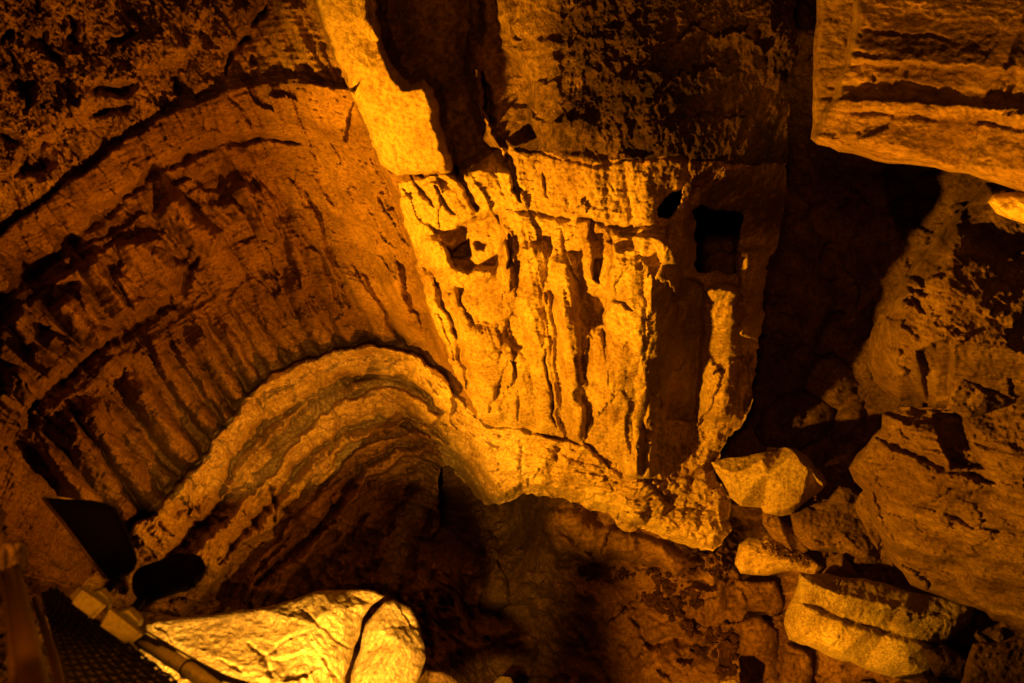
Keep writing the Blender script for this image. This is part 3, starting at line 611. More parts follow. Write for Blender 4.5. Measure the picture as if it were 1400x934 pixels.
for sz_, q_, h_ in (((110, 80), 3, .20), ((38, 28), 6, .06)):
    o_, t_, e_ = cells(fl.U/sz_[0], fl.V/sz_[1], q_); fl.D += h_*(.6*o_ + 1.9*t_)
fl.D += .22*fl.nz(1.2, 4, .5, 0, 2.) + .16*fl.nz(.7, 4, .5, 1, 7.) + .05*fl.nz(.18, 4, .6, 0, 4.)
fl.D += .03*fl.nz(.07, 3, .6, 1, 4.)
fl.D += .16*fl.grain(38, 130, 34, 4, .55, 1, 3.)*fl.mask([(740, 790), (860, 790), (960, 860), (930, 1000), (740, 1000)], 30)
fl.area([(735, 700), (770, 690), (830, 718), (930, 752), (960, 770), (930, 785), (900, 778), (850, 775), (800, 765), (760, 755)], .35, 10, 30)
for P, wd_, h in (([(735, 745), (770, 768), (850, 766), (930, 785)], 8, .25), ([(760, 720), (800, 755), (830, 760)], 6, .2), ([(880, 880), (930, 872), (945, 865)], 7, .3), ([(885, 885), (870, 850), (850, 820)], 5, .15), ([(760, 840), (800, 880), (830, 930)], 6, .2)): fl.groove(P, wd_, h)
for P, h in (([(870, 892), (935, 868), (985, 905), (980, 1000), (880, 1000)], .25), ([(885, 862), (930, 835), (965, 868), (890, 885)], .2), ([(960, 775), (985, 772), (990, 835), (970, 850), (958, 800)], .18), ([(985, 870), (1012, 868), (1012, 900), (990, 905)], .2), ([(780, 800), (840, 790), (880, 850), (820, 880)], .2)): fl.area(P, h, 10, 30)
for P, h in (([(640, 690), (662, 680), (672, 712), (650, 722)], .3), ([(640, 740), (665, 760), (668, 830), (645, 850), (625, 800)], .3), ([(640, 850), (700, 845), (735, 880), (730, 930), (650, 930)], .3)): fl.area(P, h, 8, 24)
V, F, R = fl.finish(.5, 2, 0, False, ((fl.X > 1000 + .25*(560 - fl.V)*0) & (fl.V < 585 - .12*(fl.U - 1000))).astype(int))
tag(place('pit_floor', *sub(V, F, R == 0)[:2], MAT_FLOOR), kind='structure'); tag(place('shaft_wall', *sub(V, F, R == 1)[:2], MAT_SHAFT_SHADE), kind='structure')

# ================================================================== BOULDERS: traced silhouettes, facets in depth, closed behind
PAT = {}
def rock(name, label, cat, outline, dep, pts=(), mat=MAT_BOULD, thick=1., res=1.8, tilt=(0, 0), edge=(14, .25), nzs=(.05, .35), strat=None, feats=None, group=None, jag=2.5, seed=0, bed=None, parent=None):
    """dep: ('z'|'s', value) at the centre; pts: (x, y, metres towards the viewer) facet corners"""
    P = wob(outline, jag, 13, seed=seed + 40)
    p = Patch(P, res, (3.5, 24, 1.4, 7), seed + 2)
    cx, cy = np.mean([q[0] for q in outline]), np.mean([q[1] for q in outline])
    s0 = depth_from(cx, cy, *dep)
    p.s = (s0 + tilt[0]*(p.X - cx)/100 + tilt[1]*(p.Y - cy)/100).astype(f4); p.freeze()
    if pts:
        v2 = [Vector((q[0], q[1])) for q in outline] + [Vector((q[0], q[1])) for q in pts]
        val = [0.]*len(outline) + [q[2] for q in pts]
        vo, _, tr, ov, _, _ = geometry.delaunay_2d_cdt(v2, [], [], 0, 1e-4)
        D = np.zeros_like(p.D)
        for t in tr:
            (ax, ay), (bx, by), (gx, gy) = [vo[i] for i in t]
            za, zb, zc = [val[ov[i][0]] if ov[i] else 0. for i in t]
            den = (by - gy)*(ax - gx) + (gx - bx)*(ay - gy)
            if abs(den) < 1e-6: continue
            l1 = ((by - gy)*(p.U - gx) + (gx - bx)*(p.V - gy))/den; l2 = ((gy - ay)*(p.U - gx) + (ax - gx)*(p.V - gy))/den; l3 = 1 - l1 - l2
            m = (l1 >= -.001) & (l2 >= -.001) & (l3 >= -.001)
            D[m] = (l1*za + l2*zb + l3*zc)[m]
        p.D += D
    a, l = nzs
    p.D += a*p.nz(l, 4, .5, 0, seed*3.1) + a*.7*p.nz(l*.4, 4, .6, 1, seed*1.7) + min(a, .04)*.45*p.nz(min(l, .3)*.22, 3, .6, 2, seed*2.3)
    px_ = 9.5/float(np.mean(p.s))
    o_, t_, e_ = cells(p.U/(70*px_), p.V/(50*px_), seed + 1); p.D += min(a, .06)*(.8*o_ + 2.2*t_)
    o_, t_, e_ = cells(p.U/(24*px_), p.V/(17*px_), seed + 3); p.D += min(a, .05)*(.2*o_ + .55*t_)
    if strat:
        ang, across, h = strat
        p.D += h*p.grain(ang, across*9, across, 4, .6, 0, seed + .3) + h*.35*p.grain(ang, across*2.5, across*.35, 3, .6, 0, seed + 5.3)
    if feats: feats(p)
    p.edge_round(*edge)
    V, F, R = p.finish(thick, 4, .75, True); PAT[name] = p
    o = place(name, V, F, mat, parent)
    if parent is None: tag(o, label, cat, group)
    return o

def f_over(p):
    p.step([(1100, 92), (1180, 84), (1290, 92), (1400, 97), (1520, 105)], .09, 26, 5, -1)
    p.groove([(1130, 118), (1210, 116), (1300, 126), (1420, 136), (1520, 140)], 9, .035)
    p.step([(1100, 136), (1150, 136), (1240, 138), (1400, 148), (1520, 156)], .10, 22, 3, 1)
    p.groove([(1120, 152), (1250, 158), (1400, 176), (1520, 190)], 5, .05)
    for P in ([(1160, 70), (1200, 76)], [(1192, 100), (1196, 112)], [(1236, 96), (1240, 108)], [(1372, 82), (1374, 94)], [(1175, 40), (1300, 52)]): p.groove(P, 4, .05)
    p.area([(1060, -200), (1182, -60), (1165, 60), (1138, 140), (1108, 195), (1060, 200)], -.55, 12)
rock('overhanging_slab', 'thick layered rock slab jutting in from the upper right corner, its lower lip brightly lit', 'rock slab',
     [(1120, -90), (1116, 0), (1112, 90), (1108, 190), (1118, 198), (1165, 210), (1215, 224), (1250, 226), (1310, 236), (1340, 244), (1372, 254), (1400, 262), (1560, 290), (1560, -90)], ('s', 4.6), [(1250, 205, .22), (1400, 228, .26), (1180, 190, .2), (1180, 20, .1), (1400, 20, .1), (1500, 100, .2)],
     MAT_BOULD, 1.6, 2.0, (-.2, -.1), (12, .16), (.022, .2), (4, 8, .012), f_over, seed=1)
rock('pale_stone', 'small bright rounded stone under the lip of the overhanging slab at the right edge', 'stone',
     [(1350, 276), (1358, 266), (1380, 263), (1420, 262), (1480, 270), (1470, 330), (1420, 316), (1392, 303), (1362, 292)], ('s', 4.4), [(1400, 280, .1)], MAT_LEDGE, .4, 1.8, edge=(10, .12), nzs=(.02, .15), seed=2)
def f_b2(p):
    p.D += p.mask([(1240, 380), (1300, 370), (1305, 470), (1250, 500), (1210, 470)], 18)*.045*p.grain(38, 40, 7, 3, .6, 1, 2.)
    p.groove([(1242, 392), (1255, 398), (1270, 404)], 4, .2); p.groove([(1246, 404), (1256, 418), (1266, 430)], 4, .14); p.groove([(1300, 300), (1290, 330)], 4, .1)
    p.area([(1255, 480), (1300, 462), (1300, 540), (1268, 548)], -.2, 8)
rock('big_boulder', 'tall rounded boulder below the overhanging slab, its left flank lit, its right dark', 'boulder',
     [(1347, 250), (1312, 288), (1290, 312), (1255, 350), (1225, 395), (1202, 430), (1188, 465), (1186, 497), (1196, 522), (1214, 540), (1230, 550), (1256, 545), (1278, 558), (1340, 560), (1420, 560), (1560, 540), (1560, 230), (1420, 235)], ('z', -6.6),
     [(1240, 400, .7), (1300, 370, 1.0), (1230, 490, .7), (1290, 470, 1.1), (1400, 350, .7), (1400, 480, 1.0), (1480, 420, .7)], MAT_BOULD, 1.6, 1.8, (-.3, .1), (44, .7), (.06, .6), (48, 22, .03), f_b2, seed=3)
rock('blocky_stone', 'lower of two rough tan blocks wedged against the big boulder at the right edge', 'stone',
     [(1293, 560), (1298, 525), (1310, 490), (1332, 500), (1370, 520), (1398, 546), (1352, 564), (1320, 572)], ('z', -6.9), [(1315, 520, .25), (1350, 540, .22)], MAT_BOULD, .5, 1.8, edge=(8, .12), nzs=(.04, .16), strat=(38, 12, .05), seed=4)
rock('blocky_stone', 'uppermost of two rough tan blocks wedged against the big boulder at the right edge', 'stone',
     [(1337, 480), (1350, 465), (1380, 448), (1420, 455), (1520, 470), (1520, 560), (1400, 532), (1365, 512), (1340, 500)], ('z', -6.5), [(1370, 478, .25), (1440, 500, .3)], MAT_BOULD, .5, 1.8, edge=(8, .12), nzs=(.05, .16), strat=(28, 12, .05), seed=5)
def f_b3(p):
    p.area([(1276, 566), (1315, 562), (1322, 600), (1345, 640), (1300, 638), (1285, 600)], -.4, 7)
    p.groove([(1200, 598), (1250, 622), (1290, 645), (1330, 650), (1362, 660)], 7, .16); p.step([(1200, 598), (1250, 622), (1290, 645), (1330, 650), (1362, 660)], .12, 40, 3, 1)
    p.groove([(1250, 690), (1300, 705), (1340, 722), (1400, 730), (1480, 738)], 5, .14); p.step([(1180, 690), (1215, 745), (1260, 765), (1330, 765)], -.35, 90, 8, 1)
    p.groove([(1190, 660), (1200, 690), (1222, 740)], 4, .12); p.groove([(1230, 590), (1245, 600)], 4, .1); p.area([(1205, 560), (1262, 556), (1285, 575), (1240, 580)], -.18, 5)
rock('layered_rock_mass', 'large finely layered brown rock mass with a pointed left end, filling the right side', 'rock',
     [(1160, 640), (1172, 620), (1205, 585), (1206, 566), (1232, 556), (1300, 562), (1400, 545), (1560, 530), (1560, 900), (1420, 880), (1330, 830), (1245, 800), (1222, 772), (1205, 738), (1190, 704), (1182, 672), (1168, 658)], ('z', -9.0),
     [(1200, 640, .35), (1260, 600, .5), (1260, 680, .6), (1340, 620, .7), (1400, 700, .7), (1300, 740, .35), (1400, 800, .35), (1480, 640, .8)], MAT_BOULD, 2.0, 1.8, (-.55, .35), (20, .35), (.05, .5), (14, 16, .13), f_b3, seed=6)
rock('square_block', 'squarish tan rock block with a shaded left face on the layered rock mass', 'rock',
     [(1314, 568), (1345, 560), (1400, 543), (1520, 530), (1520, 690), (1400, 680), (1372, 662), (1345, 642), (1325, 605)], ('z', -7.7), [(1350, 600, .3), (1390, 640, .32), (1440, 600, .4)], MAT_BOULD, .6, 1.8, (-.3, .1), (7, .1), (.07, .25), None, None, seed=7)
def f_b4(p):
    p.groove([(1094, 822), (1120, 832), (1160, 850), (1220, 866), (1300, 890)], 6, .12); p.step([(1094, 822), (1120, 832), (1160, 850), (1220, 866), (1300, 890)], -.12, 30, 3, -1)
    p.area([(1205, 825), (1215, 822), (1220, 832), (1208, 836)], .08, 4); p.area([(1228, 842), (1240, 838), (1248, 846), (1236, 852)], .08, 4)
    p.D += p.mask([(1180, 850), (1320, 830), (1290, 930), (1180, 920)], 25)*.035*p.nz(.07, 3, .6, 1, 3.)
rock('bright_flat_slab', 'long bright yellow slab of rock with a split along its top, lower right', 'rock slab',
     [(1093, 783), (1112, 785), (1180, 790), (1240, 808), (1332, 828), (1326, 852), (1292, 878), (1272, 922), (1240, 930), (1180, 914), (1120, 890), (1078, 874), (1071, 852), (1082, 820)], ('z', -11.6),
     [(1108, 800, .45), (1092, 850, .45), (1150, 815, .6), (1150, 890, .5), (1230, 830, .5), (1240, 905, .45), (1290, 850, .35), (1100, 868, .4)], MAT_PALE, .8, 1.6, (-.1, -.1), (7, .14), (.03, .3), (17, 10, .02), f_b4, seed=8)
rock('angular_boulder', 'pale angular boulder with a striped dark right face, at the end of the ledge', 'boulder',
     [(972, 632), (985, 628), (1038, 619), (1072, 611), (1086, 613), (1102, 622), (1124, 648), (1131, 660), (1122, 672), (1096, 690), (1082, 703), (1068, 706), (1046, 702), (1040, 694), (1012, 692), (998, 680)], ('z', -11.1),
     [(1086, 619, .55), (1106, 640, .6), (1124, 662, .5), (1094, 686, .5), (1010, 684, .28), (1072, 697, .40), (1052, 648, .60), (1000, 648, .36), (1040, 628, .44)], MAT_LEDGE, .8, 1.5, (0, 0), (4, .05), (.010, .4), None, lambda p: [p.groove([(1084 + i*6, 616 + i*3), (1124 + i*4, 664 - i*2)], 2.2, .07) for i in range(3)], jag=1.5, seed=9)
rock('layered_stone', 'pale stone with a banded front edge, between the ledge end and the bright flat slab', 'stone',
     [(1004, 770), (1010, 744), (1024, 734), (1048, 731), (1082, 745), (1112, 765), (1126, 776), (1114, 786), (1088, 780), (1050, 787), (1012, 784)], ('z', -12.2), [(1024, 752, .35), (1080, 766, .32), (1050, 758, .4)], MAT_LEDGE, .6, 1.6, edge=(6, .12), nzs=(.03, .3), strat=(8, 10, .04), seed=10)
rock('triangular_stone', 'small three-cornered brown stone behind the top edge of the bright flat slab', 'stone', [(1126, 784), (1138, 768), (1151, 756), (1174, 786), (1150, 792)], ('z', -11.9), [(1150, 775, .18)], MAT_BOULD, .3, 1.6, edge=(5, .06), nzs=(.02, .2), jag=1, seed=11)
rock('prop_stone', 'narrow tilted stone propping up the pale angular boulder', 'stone', [(1040, 690), (1062, 704), (1084, 726), (1106, 752), (1090, 764), (1056, 738), (1042, 716)], ('z', -11.9), [(1070, 730, .22)], MAT_BOULD, .4, 1.6, edge=(6, .1), nzs=(.05, .2), seed=12)
rock('sloping_slab', 'dim brown sloping slab below the pointed end of the layered rock mass', 'rock slab', [(1080, 702), (1106, 690), (1140, 682), (1178, 690), (1202, 738), (1224, 776), (1200, 796), (1170, 784), (1146, 756), (1108, 752), (1086, 730)], ('z', -11.9), [(1140, 720, .3), (1185, 760, .3), (1110, 720, .2)], MAT_BOULD, .6, 1.7, edge=(8, .12), nzs=(.07, .3), strat=(60, 12, .04), seed=13)
rock('wedge_stone', 'small wedge of stone in the shadow between the angular boulder and the layered rock mass', 'stone', [(1128, 688), (1148, 664), (1166, 668), (1182, 690), (1184, 712), (1158, 702)], ('z', -11.4), [(1160, 685, .2)], MAT_BOULD, .3, 1.6, edge=(6, .08), nzs=(.03, .2), seed=14)
rock('narrow_stone', 'thin upright stone leaning on the left end of the layered rock mass', 'stone', [(1168, 690), (1182, 668), (1194, 680), (1206, 738), (1200, 752), (1182, 720)], ('z', -10.4), [(1188, 700, .15)], MAT_BOULD, .3, 1.6, edge=(5, .06), nzs=(.03, .2), seed=15)
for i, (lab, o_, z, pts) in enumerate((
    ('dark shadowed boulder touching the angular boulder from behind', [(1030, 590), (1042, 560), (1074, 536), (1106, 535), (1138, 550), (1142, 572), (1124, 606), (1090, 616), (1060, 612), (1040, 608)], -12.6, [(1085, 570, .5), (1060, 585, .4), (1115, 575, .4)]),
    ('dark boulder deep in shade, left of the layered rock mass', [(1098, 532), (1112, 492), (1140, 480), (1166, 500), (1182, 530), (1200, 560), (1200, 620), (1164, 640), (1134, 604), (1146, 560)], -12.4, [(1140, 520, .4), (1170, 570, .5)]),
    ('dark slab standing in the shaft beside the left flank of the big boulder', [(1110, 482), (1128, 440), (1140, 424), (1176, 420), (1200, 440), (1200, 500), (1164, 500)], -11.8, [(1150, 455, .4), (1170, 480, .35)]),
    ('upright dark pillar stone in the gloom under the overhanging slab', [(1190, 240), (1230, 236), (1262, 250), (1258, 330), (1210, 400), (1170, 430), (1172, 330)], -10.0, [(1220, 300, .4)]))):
    rock('shadowed_boulder', lab, 'boulder', o_, ('z', z), pts, MAT_SHAFT_SHADE, .8, 2.0, edge=(9, .2), nzs=(.08, .35), seed=16 + i)  # shadow of the shaft is put into these boulders' colour too
rock('recess_slab', 'low flat-topped slab of layered stone on the floor of the dark recess', 'stone', [(693, 818), (714, 796), (745, 794), (770, 804), (776, 818), (740, 822), (700, 828)], ('z', -13.6), [(730, 804, .25), (750, 812, .3)], MAT_BOULD, .4, 1.6, edge=(5, .08), nzs=(.03, .2), strat=(4, 6, .04), seed=21)
rock('upright_stone', 'dim upright leaf-shaped stone in the dark recess, left of the flat-topped slab', 'stone', [(652, 822), (668, 786), (678, 768), (694, 790), (700, 826), (678, 838), (660, 834)], ('z', -13.8), [(680, 800, .3), (676, 825, .25)], MAT_BOULD, .4, 1.6, edge=(6, .1), nzs=(.04, .2), strat=(80, 9, .03), seed=22)
rock('small_pale_stone', 'small pale stone just lit at the bottom edge, right of the bright foreground rock', 'stone', [(672, 936), (684, 924), (698, 926), (706, 940), (700, 965), (676, 965)], ('s', 9.5), [(688, 940, .1)], MAT_PALE, .2, 1.6, edge=(5, .06), nzs=(.015, .1), seed=23)
rock('small_pale_stone', 'small pale stone tip just lit at the bottom edge, below the dark rubble', 'stone', [(976, 940), (986, 931), (1004, 928), (1018, 940), (1012, 970), (982, 970)], ('s', 10.5), [(997, 945, .1)], MAT_PALE, .2, 1.6, edge=(5, .06), nzs=(.015, .1), seed=24)
rock('low_brown_stone', 'low brown stone at the bottom edge against the right end of the bright foreground rock', 'stone', [(566, 940), (584, 916), (606, 918), (630, 934), (650, 975), (570, 975)], ('s', 4.6), [(600, 940, .15)], MAT_BOULD, .3, 1.6, edge=(6, .08), nzs=(.03, .15), seed=25)
for i, (lab, o_, z) in enumerate((('brown wedge of rock under the lower right end of the bright flat slab', [(1258, 884), (1290, 880), (1330, 905), (1318, 930), (1280, 928)], -11.7), ('dull brown boulder in the bottom right corner', [(1330, 880), (1400, 872), (1520, 890), (1520, 1010), (1330, 1010), (1310, 940)], -11.0),
                                  ('dull brown rock at the bottom edge, right below the bright flat slab', [(1216, 936), (1262, 922), (1310, 930), (1330, 1000), (1216, 1000)], -12.0), ('low clay-coloured rock under the left end of the bright flat slab', [(1072, 876), (1110, 892), (1112, 960), (1090, 1000), (1066, 960)], -12.8),
                                  ('cracked brown floor rock left of the bright flat slab', [(1010, 850), (1040, 842), (1064, 862), (1068, 930), (1030, 940), (1014, 900)], -13.1), ('broad brown floor rock below the layered stone', [(1004, 792), (1060, 794), (1072, 830), (1060, 850), (1010, 832)], -13.0))):
    rock('floor_rock', lab, 'rock', o_, ('z', z), [(np.mean([q[0] for q in o_]), np.mean([q[1] for q in o_]), .25)], MAT_FLOOR if i > 2 else MAT_BOULD, .5, 1.8, edge=(8, .14), nzs=(.06, .25), seed=30 + i)

# bright rock in the foreground, in two pieces parted by a crack
def f_fg(p):
    p.D += .012*p.grain(25, 90, 9, 4, .6, 0, 3.) + .020*p.mask([(400, 800), (530, 800), (500, 1000), (330, 1000)], 20)*p.grain(52, 60, 7, 3, .6, 0, 8.)
    for P, w_, h in (([(410, 832), (440, 858), (480, 888)], 3, .05), ([(398, 868), (396, 876)], 3, .03), ([(340, 880), (362, 900), (372, 925)], 4, .05), ([(300, 900), (330, 920)], 3, .04), ([(355, 905), (380, 880), (430, 860)], 3, .03), ([(440, 898), (450, 915), (462, 925)], 3, .06)): p.groove(P, w_, h)
    p.area([(370, 900), (430, 892), (440, 912), (390, 934), (365, 990), (350, 990)], -.05, 5)
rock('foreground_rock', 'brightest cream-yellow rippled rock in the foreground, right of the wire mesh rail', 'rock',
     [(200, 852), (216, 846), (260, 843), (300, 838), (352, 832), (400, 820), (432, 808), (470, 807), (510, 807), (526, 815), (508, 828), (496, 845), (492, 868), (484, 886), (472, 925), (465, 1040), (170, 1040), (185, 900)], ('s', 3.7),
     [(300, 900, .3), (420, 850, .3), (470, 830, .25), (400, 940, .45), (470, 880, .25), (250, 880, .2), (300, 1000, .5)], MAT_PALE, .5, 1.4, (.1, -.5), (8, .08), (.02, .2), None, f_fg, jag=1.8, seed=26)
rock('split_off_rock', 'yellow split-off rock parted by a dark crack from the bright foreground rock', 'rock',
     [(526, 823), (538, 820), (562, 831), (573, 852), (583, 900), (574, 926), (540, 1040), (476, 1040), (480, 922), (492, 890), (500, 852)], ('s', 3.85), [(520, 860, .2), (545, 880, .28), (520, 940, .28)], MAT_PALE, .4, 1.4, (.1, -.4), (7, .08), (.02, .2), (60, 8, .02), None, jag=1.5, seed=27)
rock('orange_stone', 'small orange-lit stone at the far left edge, above the dark rail post', 'stone', [(-40, 690), (0, 692), (10, 702), (4, 720), (-4, 742), (-40, 745)], ('s', 3.2), [(-15, 715, .1)], MAT_BOULD, .3, 1.6, edge=(5, .05), nzs=(.015, .1), jag=.8, seed=28)

# ================================================================== LOOSE RUBBLE
def lookup(p, x, y):
    i = int(round((y - p.Y[8, 8])/p.res)) + 8; j = int(round((x - p.X[8, 8])/p.res)) + 8
    return float(p.s[i, j] - p.D[i, j]/p.len[i, j])
import bmesh
_b = bmesh.new(); bmesh.ops.create_icosphere(_b, subdivisions=2, radius=1); ICO_V = np.array([v.co[:] for v in _b.verts]); ICO_F = np.array([[v.index for v in f.verts] for f in _b.faces]); _b.free()
def stones(name, label, cat, areas, n, size, surf, mat, seed, lift=.3):
    r = np.random.RandomState(seed); VV = []; FF = []; k = 0
    while k < n:
        P = areas[r.randint(len(areas))]; A = np.array(P, float); lo, hi = A.min(0), A.max(0)
        x, y = r.uniform(lo[0], hi[0]), r.uniform(lo[1], hi[1])
        if not inside(np.array([[x]]), np.array([[y]]), P)[0, 0]: continue
        sz = size[0]*(size[1]/size[0])**(r.rand()**1.8)
        s_ = lookup(surf, x, y); c = np.array(at(x, y, s_ - lift*sz/1.1))
        q = ICO_V*(1 + .28*r.normal(size=(len(ICO_V), 1)).clip(-1.4, 1.4))*r.uniform(.6, 1.25, 3)
        Q = np.linalg.qr(r.normal(size=(3, 3)))[0]
        FF.append(ICO_F + len(VV)*len(ICO_V)); VV.append(q @ Q.T*sz + c); k += 1
    o = place(name, np.concatenate(VV), np.concatenate(FF), mat, smooth=False); tag(o, label, cat, None, 'stuff'); return o
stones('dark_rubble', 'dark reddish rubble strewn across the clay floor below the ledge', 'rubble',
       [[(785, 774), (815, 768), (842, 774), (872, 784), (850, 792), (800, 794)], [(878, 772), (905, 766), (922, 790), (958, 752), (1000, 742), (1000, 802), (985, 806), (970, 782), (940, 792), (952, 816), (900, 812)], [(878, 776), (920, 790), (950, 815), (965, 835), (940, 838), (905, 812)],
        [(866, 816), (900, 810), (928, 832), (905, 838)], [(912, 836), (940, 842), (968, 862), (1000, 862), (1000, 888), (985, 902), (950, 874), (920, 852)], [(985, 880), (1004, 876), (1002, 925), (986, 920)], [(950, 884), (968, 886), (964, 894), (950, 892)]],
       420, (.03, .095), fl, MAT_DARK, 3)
stones('gravel', 'fine brown gravel lying on the layered stone beside the bright flat slab', 'gravel', [[(1040, 742), (1076, 748), (1112, 768), (1104, 776), (1060, 762)]], 160, (.012, .04), PAT['layered_stone'], MAT_BOULD, 5)

_r = np.random.RandomState(21); VAR = []
for k in range(4):
    q_ = ICO_V*(1 + .30*_r.normal(size=(len(ICO_V), 1)).clip(-1.2, 1.2)); me = mesh_np('loose_stone', q_ - [0, 0, q_[:, 2].min()], ICO_F, False); me.materials.append(MAT_BOULD); VAR.append(me)
for grp, lab, areas, n_, sz in (('loose stones in the gap before the right-hand rocks', 'small angular brown stone lying in the gap below the angular boulder', [[(1105, 700), (1135, 690), (1220, 770), (1215, 796), (1120, 780)], [(1126, 640), (1160, 650), (1170, 700), (1130, 690)]], 16, (.06, .16)),
                                ('loose stones on the recess floor', 'small dim stone on the floor of the dark recess under the ledge', [[(625, 690), (690, 720), (745, 770), (720, 860), (640, 850), (620, 780)]], 18, (.07, .2)),
                                ('loose stones in the bottom right corner', 'small brown stone among the rocks in the bottom right corner', [[(1200, 900), (1330, 860), (1420, 880), (1420, 940), (1200, 945)]], 10, (.06, .14))):
    c_ = 0
    while c_ < n_:
        P = areas[_r.randint(len(areas))]; A_ = np.array(P, float); x, y = _r.uniform(A_[:, 0].min(), A_[:, 0].max()), _r.uniform(A_[:, 1].min(), A_[:, 1].max())
        if not inside(np.array([[x]]), np.array([[y]]), P)[0, 0]: continue
        o = bpy.data.objects.new('loose_stone', VAR[c_ % 4]); COL.objects.link(o); k_ = _r.uniform(*sz)
        o.location = at(x, y, lookup(fl, x, y) - .1*k_); o.scale = (k_*_r.uniform(.7, 1.3), k_, k_*_r.uniform(.5, 1)); o.rotation_euler = _r.uniform(-.4, .4), _r.uniform(-.4, .4), _r.uniform(0, 6.3)
        tag(o, lab, 'stone', grp); c_ += 1

# ================================================================== RAIL, LAMPS AND CABLES ON THE VISITOR PLATFORM (lower left)
def flat_mat(name, col, rough=.5, metal=0., bump=0., bscale=80):
    m = bpy.data.materials.new(name); m.use_nodes = True; nt = m.node_tree; b = nt.nodes['Principled BSDF']
    b.inputs['Roughness'].default_value = rough; b.inputs['Metallic'].default_value = metal; b.inputs['Specular IOR Level'].default_value = .02 if max(col) < .03 else .4
    n = nt.nodes.new('ShaderNodeTexNoise'); n.inputs['Scale'].default_value = bscale; n.inputs['Detail'].default_value = 6
    g = nt.nodes.new('ShaderNodeNewGeometry'); nt.links.new(g.outputs['Position'], n.inputs['Vector'])
    r = nt.nodes.new('ShaderNodeValToRGB'); r.color_ramp.elements[0].position = .3; r.color_ramp.elements[1].position = .65
    r.color_ramp.elements[0].color = tuple(c*.6 for c in col) + (1,); r.color_ramp.elements[1].color = tuple(col) + (1,)
    nt.links.new(n.outputs['Fac'], r.inputs['Fac']); nt.links.new(r.outputs['Color'], b.inputs['Base Color'])
    if bump:
        bp = nt.nodes.new('ShaderNodeBump'); bp.inputs['Strength'].default_value = bump; bp.inputs['Distance'].default_value = .002
        nt.links.new(n.outputs['Fac'], bp.inputs['Height']); nt.links.new(bp.outputs[0], b.inputs['Normal'])
    return m
M_BLACK = flat_mat('black_enamel', (.006, .0035, .003), .65, 0, .2, 300); M_RUST = flat_mat('rusty_steel', (.10, .05, .03), .5, .3, .4, 60)
M_BOX = flat_mat('yellowed_plastic', (.55, .47, .28), .45, 0, .1, 90); M_PIPE = flat_mat('pale_conduit', (.62, .50, .44), .4, 0, .15, 90)
M_WIRE = flat_mat('galvanised_wire', (.34, .27, .18), .4, .6, .3, 120); M_CABLE = flat_mat('black_cable', (.025, .018, .014), .4); M_ROPE = flat_mat('brown_rope', (.30, .19, .10), .8, 0, .6, 200)
M_TIN = flat_mat('bare_metal', (.55, .42, .22), .35, .6)
class MB:
    def __init__(s): s.V = []; s.F = []
    def tube(s, pts, r, n=8, caps=True):
        pts = [Vector(p) for p in pts]; rr = r if hasattr(r, '__len__') else [r]*len(pts); b0 = len(s.V); up = None
        for i, p in enumerate(pts):
            t = (pts[min(i+1, len(pts)-1)] - pts[max(i-1, 0)]).normalized()
            if up is None:
                up = t.orthogonal().normalized()
            up = (up - t*up.dot(t)).normalized(); v = t.cross(up)
            for k in range(n):
                a = 2*math.pi*k/n; s.V.append(p + (up*math.cos(a) + v*math.sin(a))*rr[i])
        for i in range(len(pts)-1):
            for k in range(n):
                s.F.append((b0+i*n+k, b0+i*n+(k+1) % n, b0+(i+1)*n+(k+1) % n, b0+(i+1)*n+k))
        if caps: s.F.append(tuple(b0+k for k in range(n))[::-1]); s.F.append(tuple(b0+(len(pts)-1)*n+k for k in range(n)))
        return s
    def hexa(s, f, b):
        o = len(s.V); s.V += [Vector(p) for p in f] + [Vector(p) for p in b]; n = len(f)
        s.F.append(tuple(o+i for i in range(n))[::-1]); s.F.append(tuple(o+n+i for i in range(n)))
        for i in range(n): j = (i+1) % n; s.F.append((o+i, o+j, o+n+j, o+n+i))
        return s
    def build(s, name, mat, parent, smooth=True, bevel=0):
        bpy.context.view_layer.update()
        org = parent.matrix_world.translation if parent is not None else sum(s.V, Vector())/len(s.V)
        me = bpy.data.meshes.new(name); me.from_pydata([v - org for v in s.V], [], s.F)
        bm = bmesh.new(); bm.from_mesh(me); bmesh.ops.recalc_face_normals(bm, faces=bm.faces)
        if bevel:
            bmesh.ops.bevel(bm, geom=[e for e in bm.edges if e.calc_face_angle(0) > .5], offset=bevel, segments=2, affect='EDGES', profile=.6)
        for f in bm.faces: f.smooth = smooth
        bm.to_mesh(me); bm.free()
        o = new_obj(name, me, parent, mat)
        if parent is None: o.location = org
        return o
def curve(pts, k=6):
    P = [Vector(p) for p in pts]; out = []
    for i in range(len(P)-1):
        a, b, c, d = P[max(i-1, 0)], P[i], P[i+1], P[min(i+2, len(P)-1)]
        for j in range(k):
            t = j/k; out.append(.5*((2*b) + (c-a)*t + (2*a-5*b+4*c-d)*t*t + (3*b-a-3*c+d)*t**3))
    return out + [P[-1]]
VIEW = Vector(RM.T @ np.array([0, 0, -1.]))
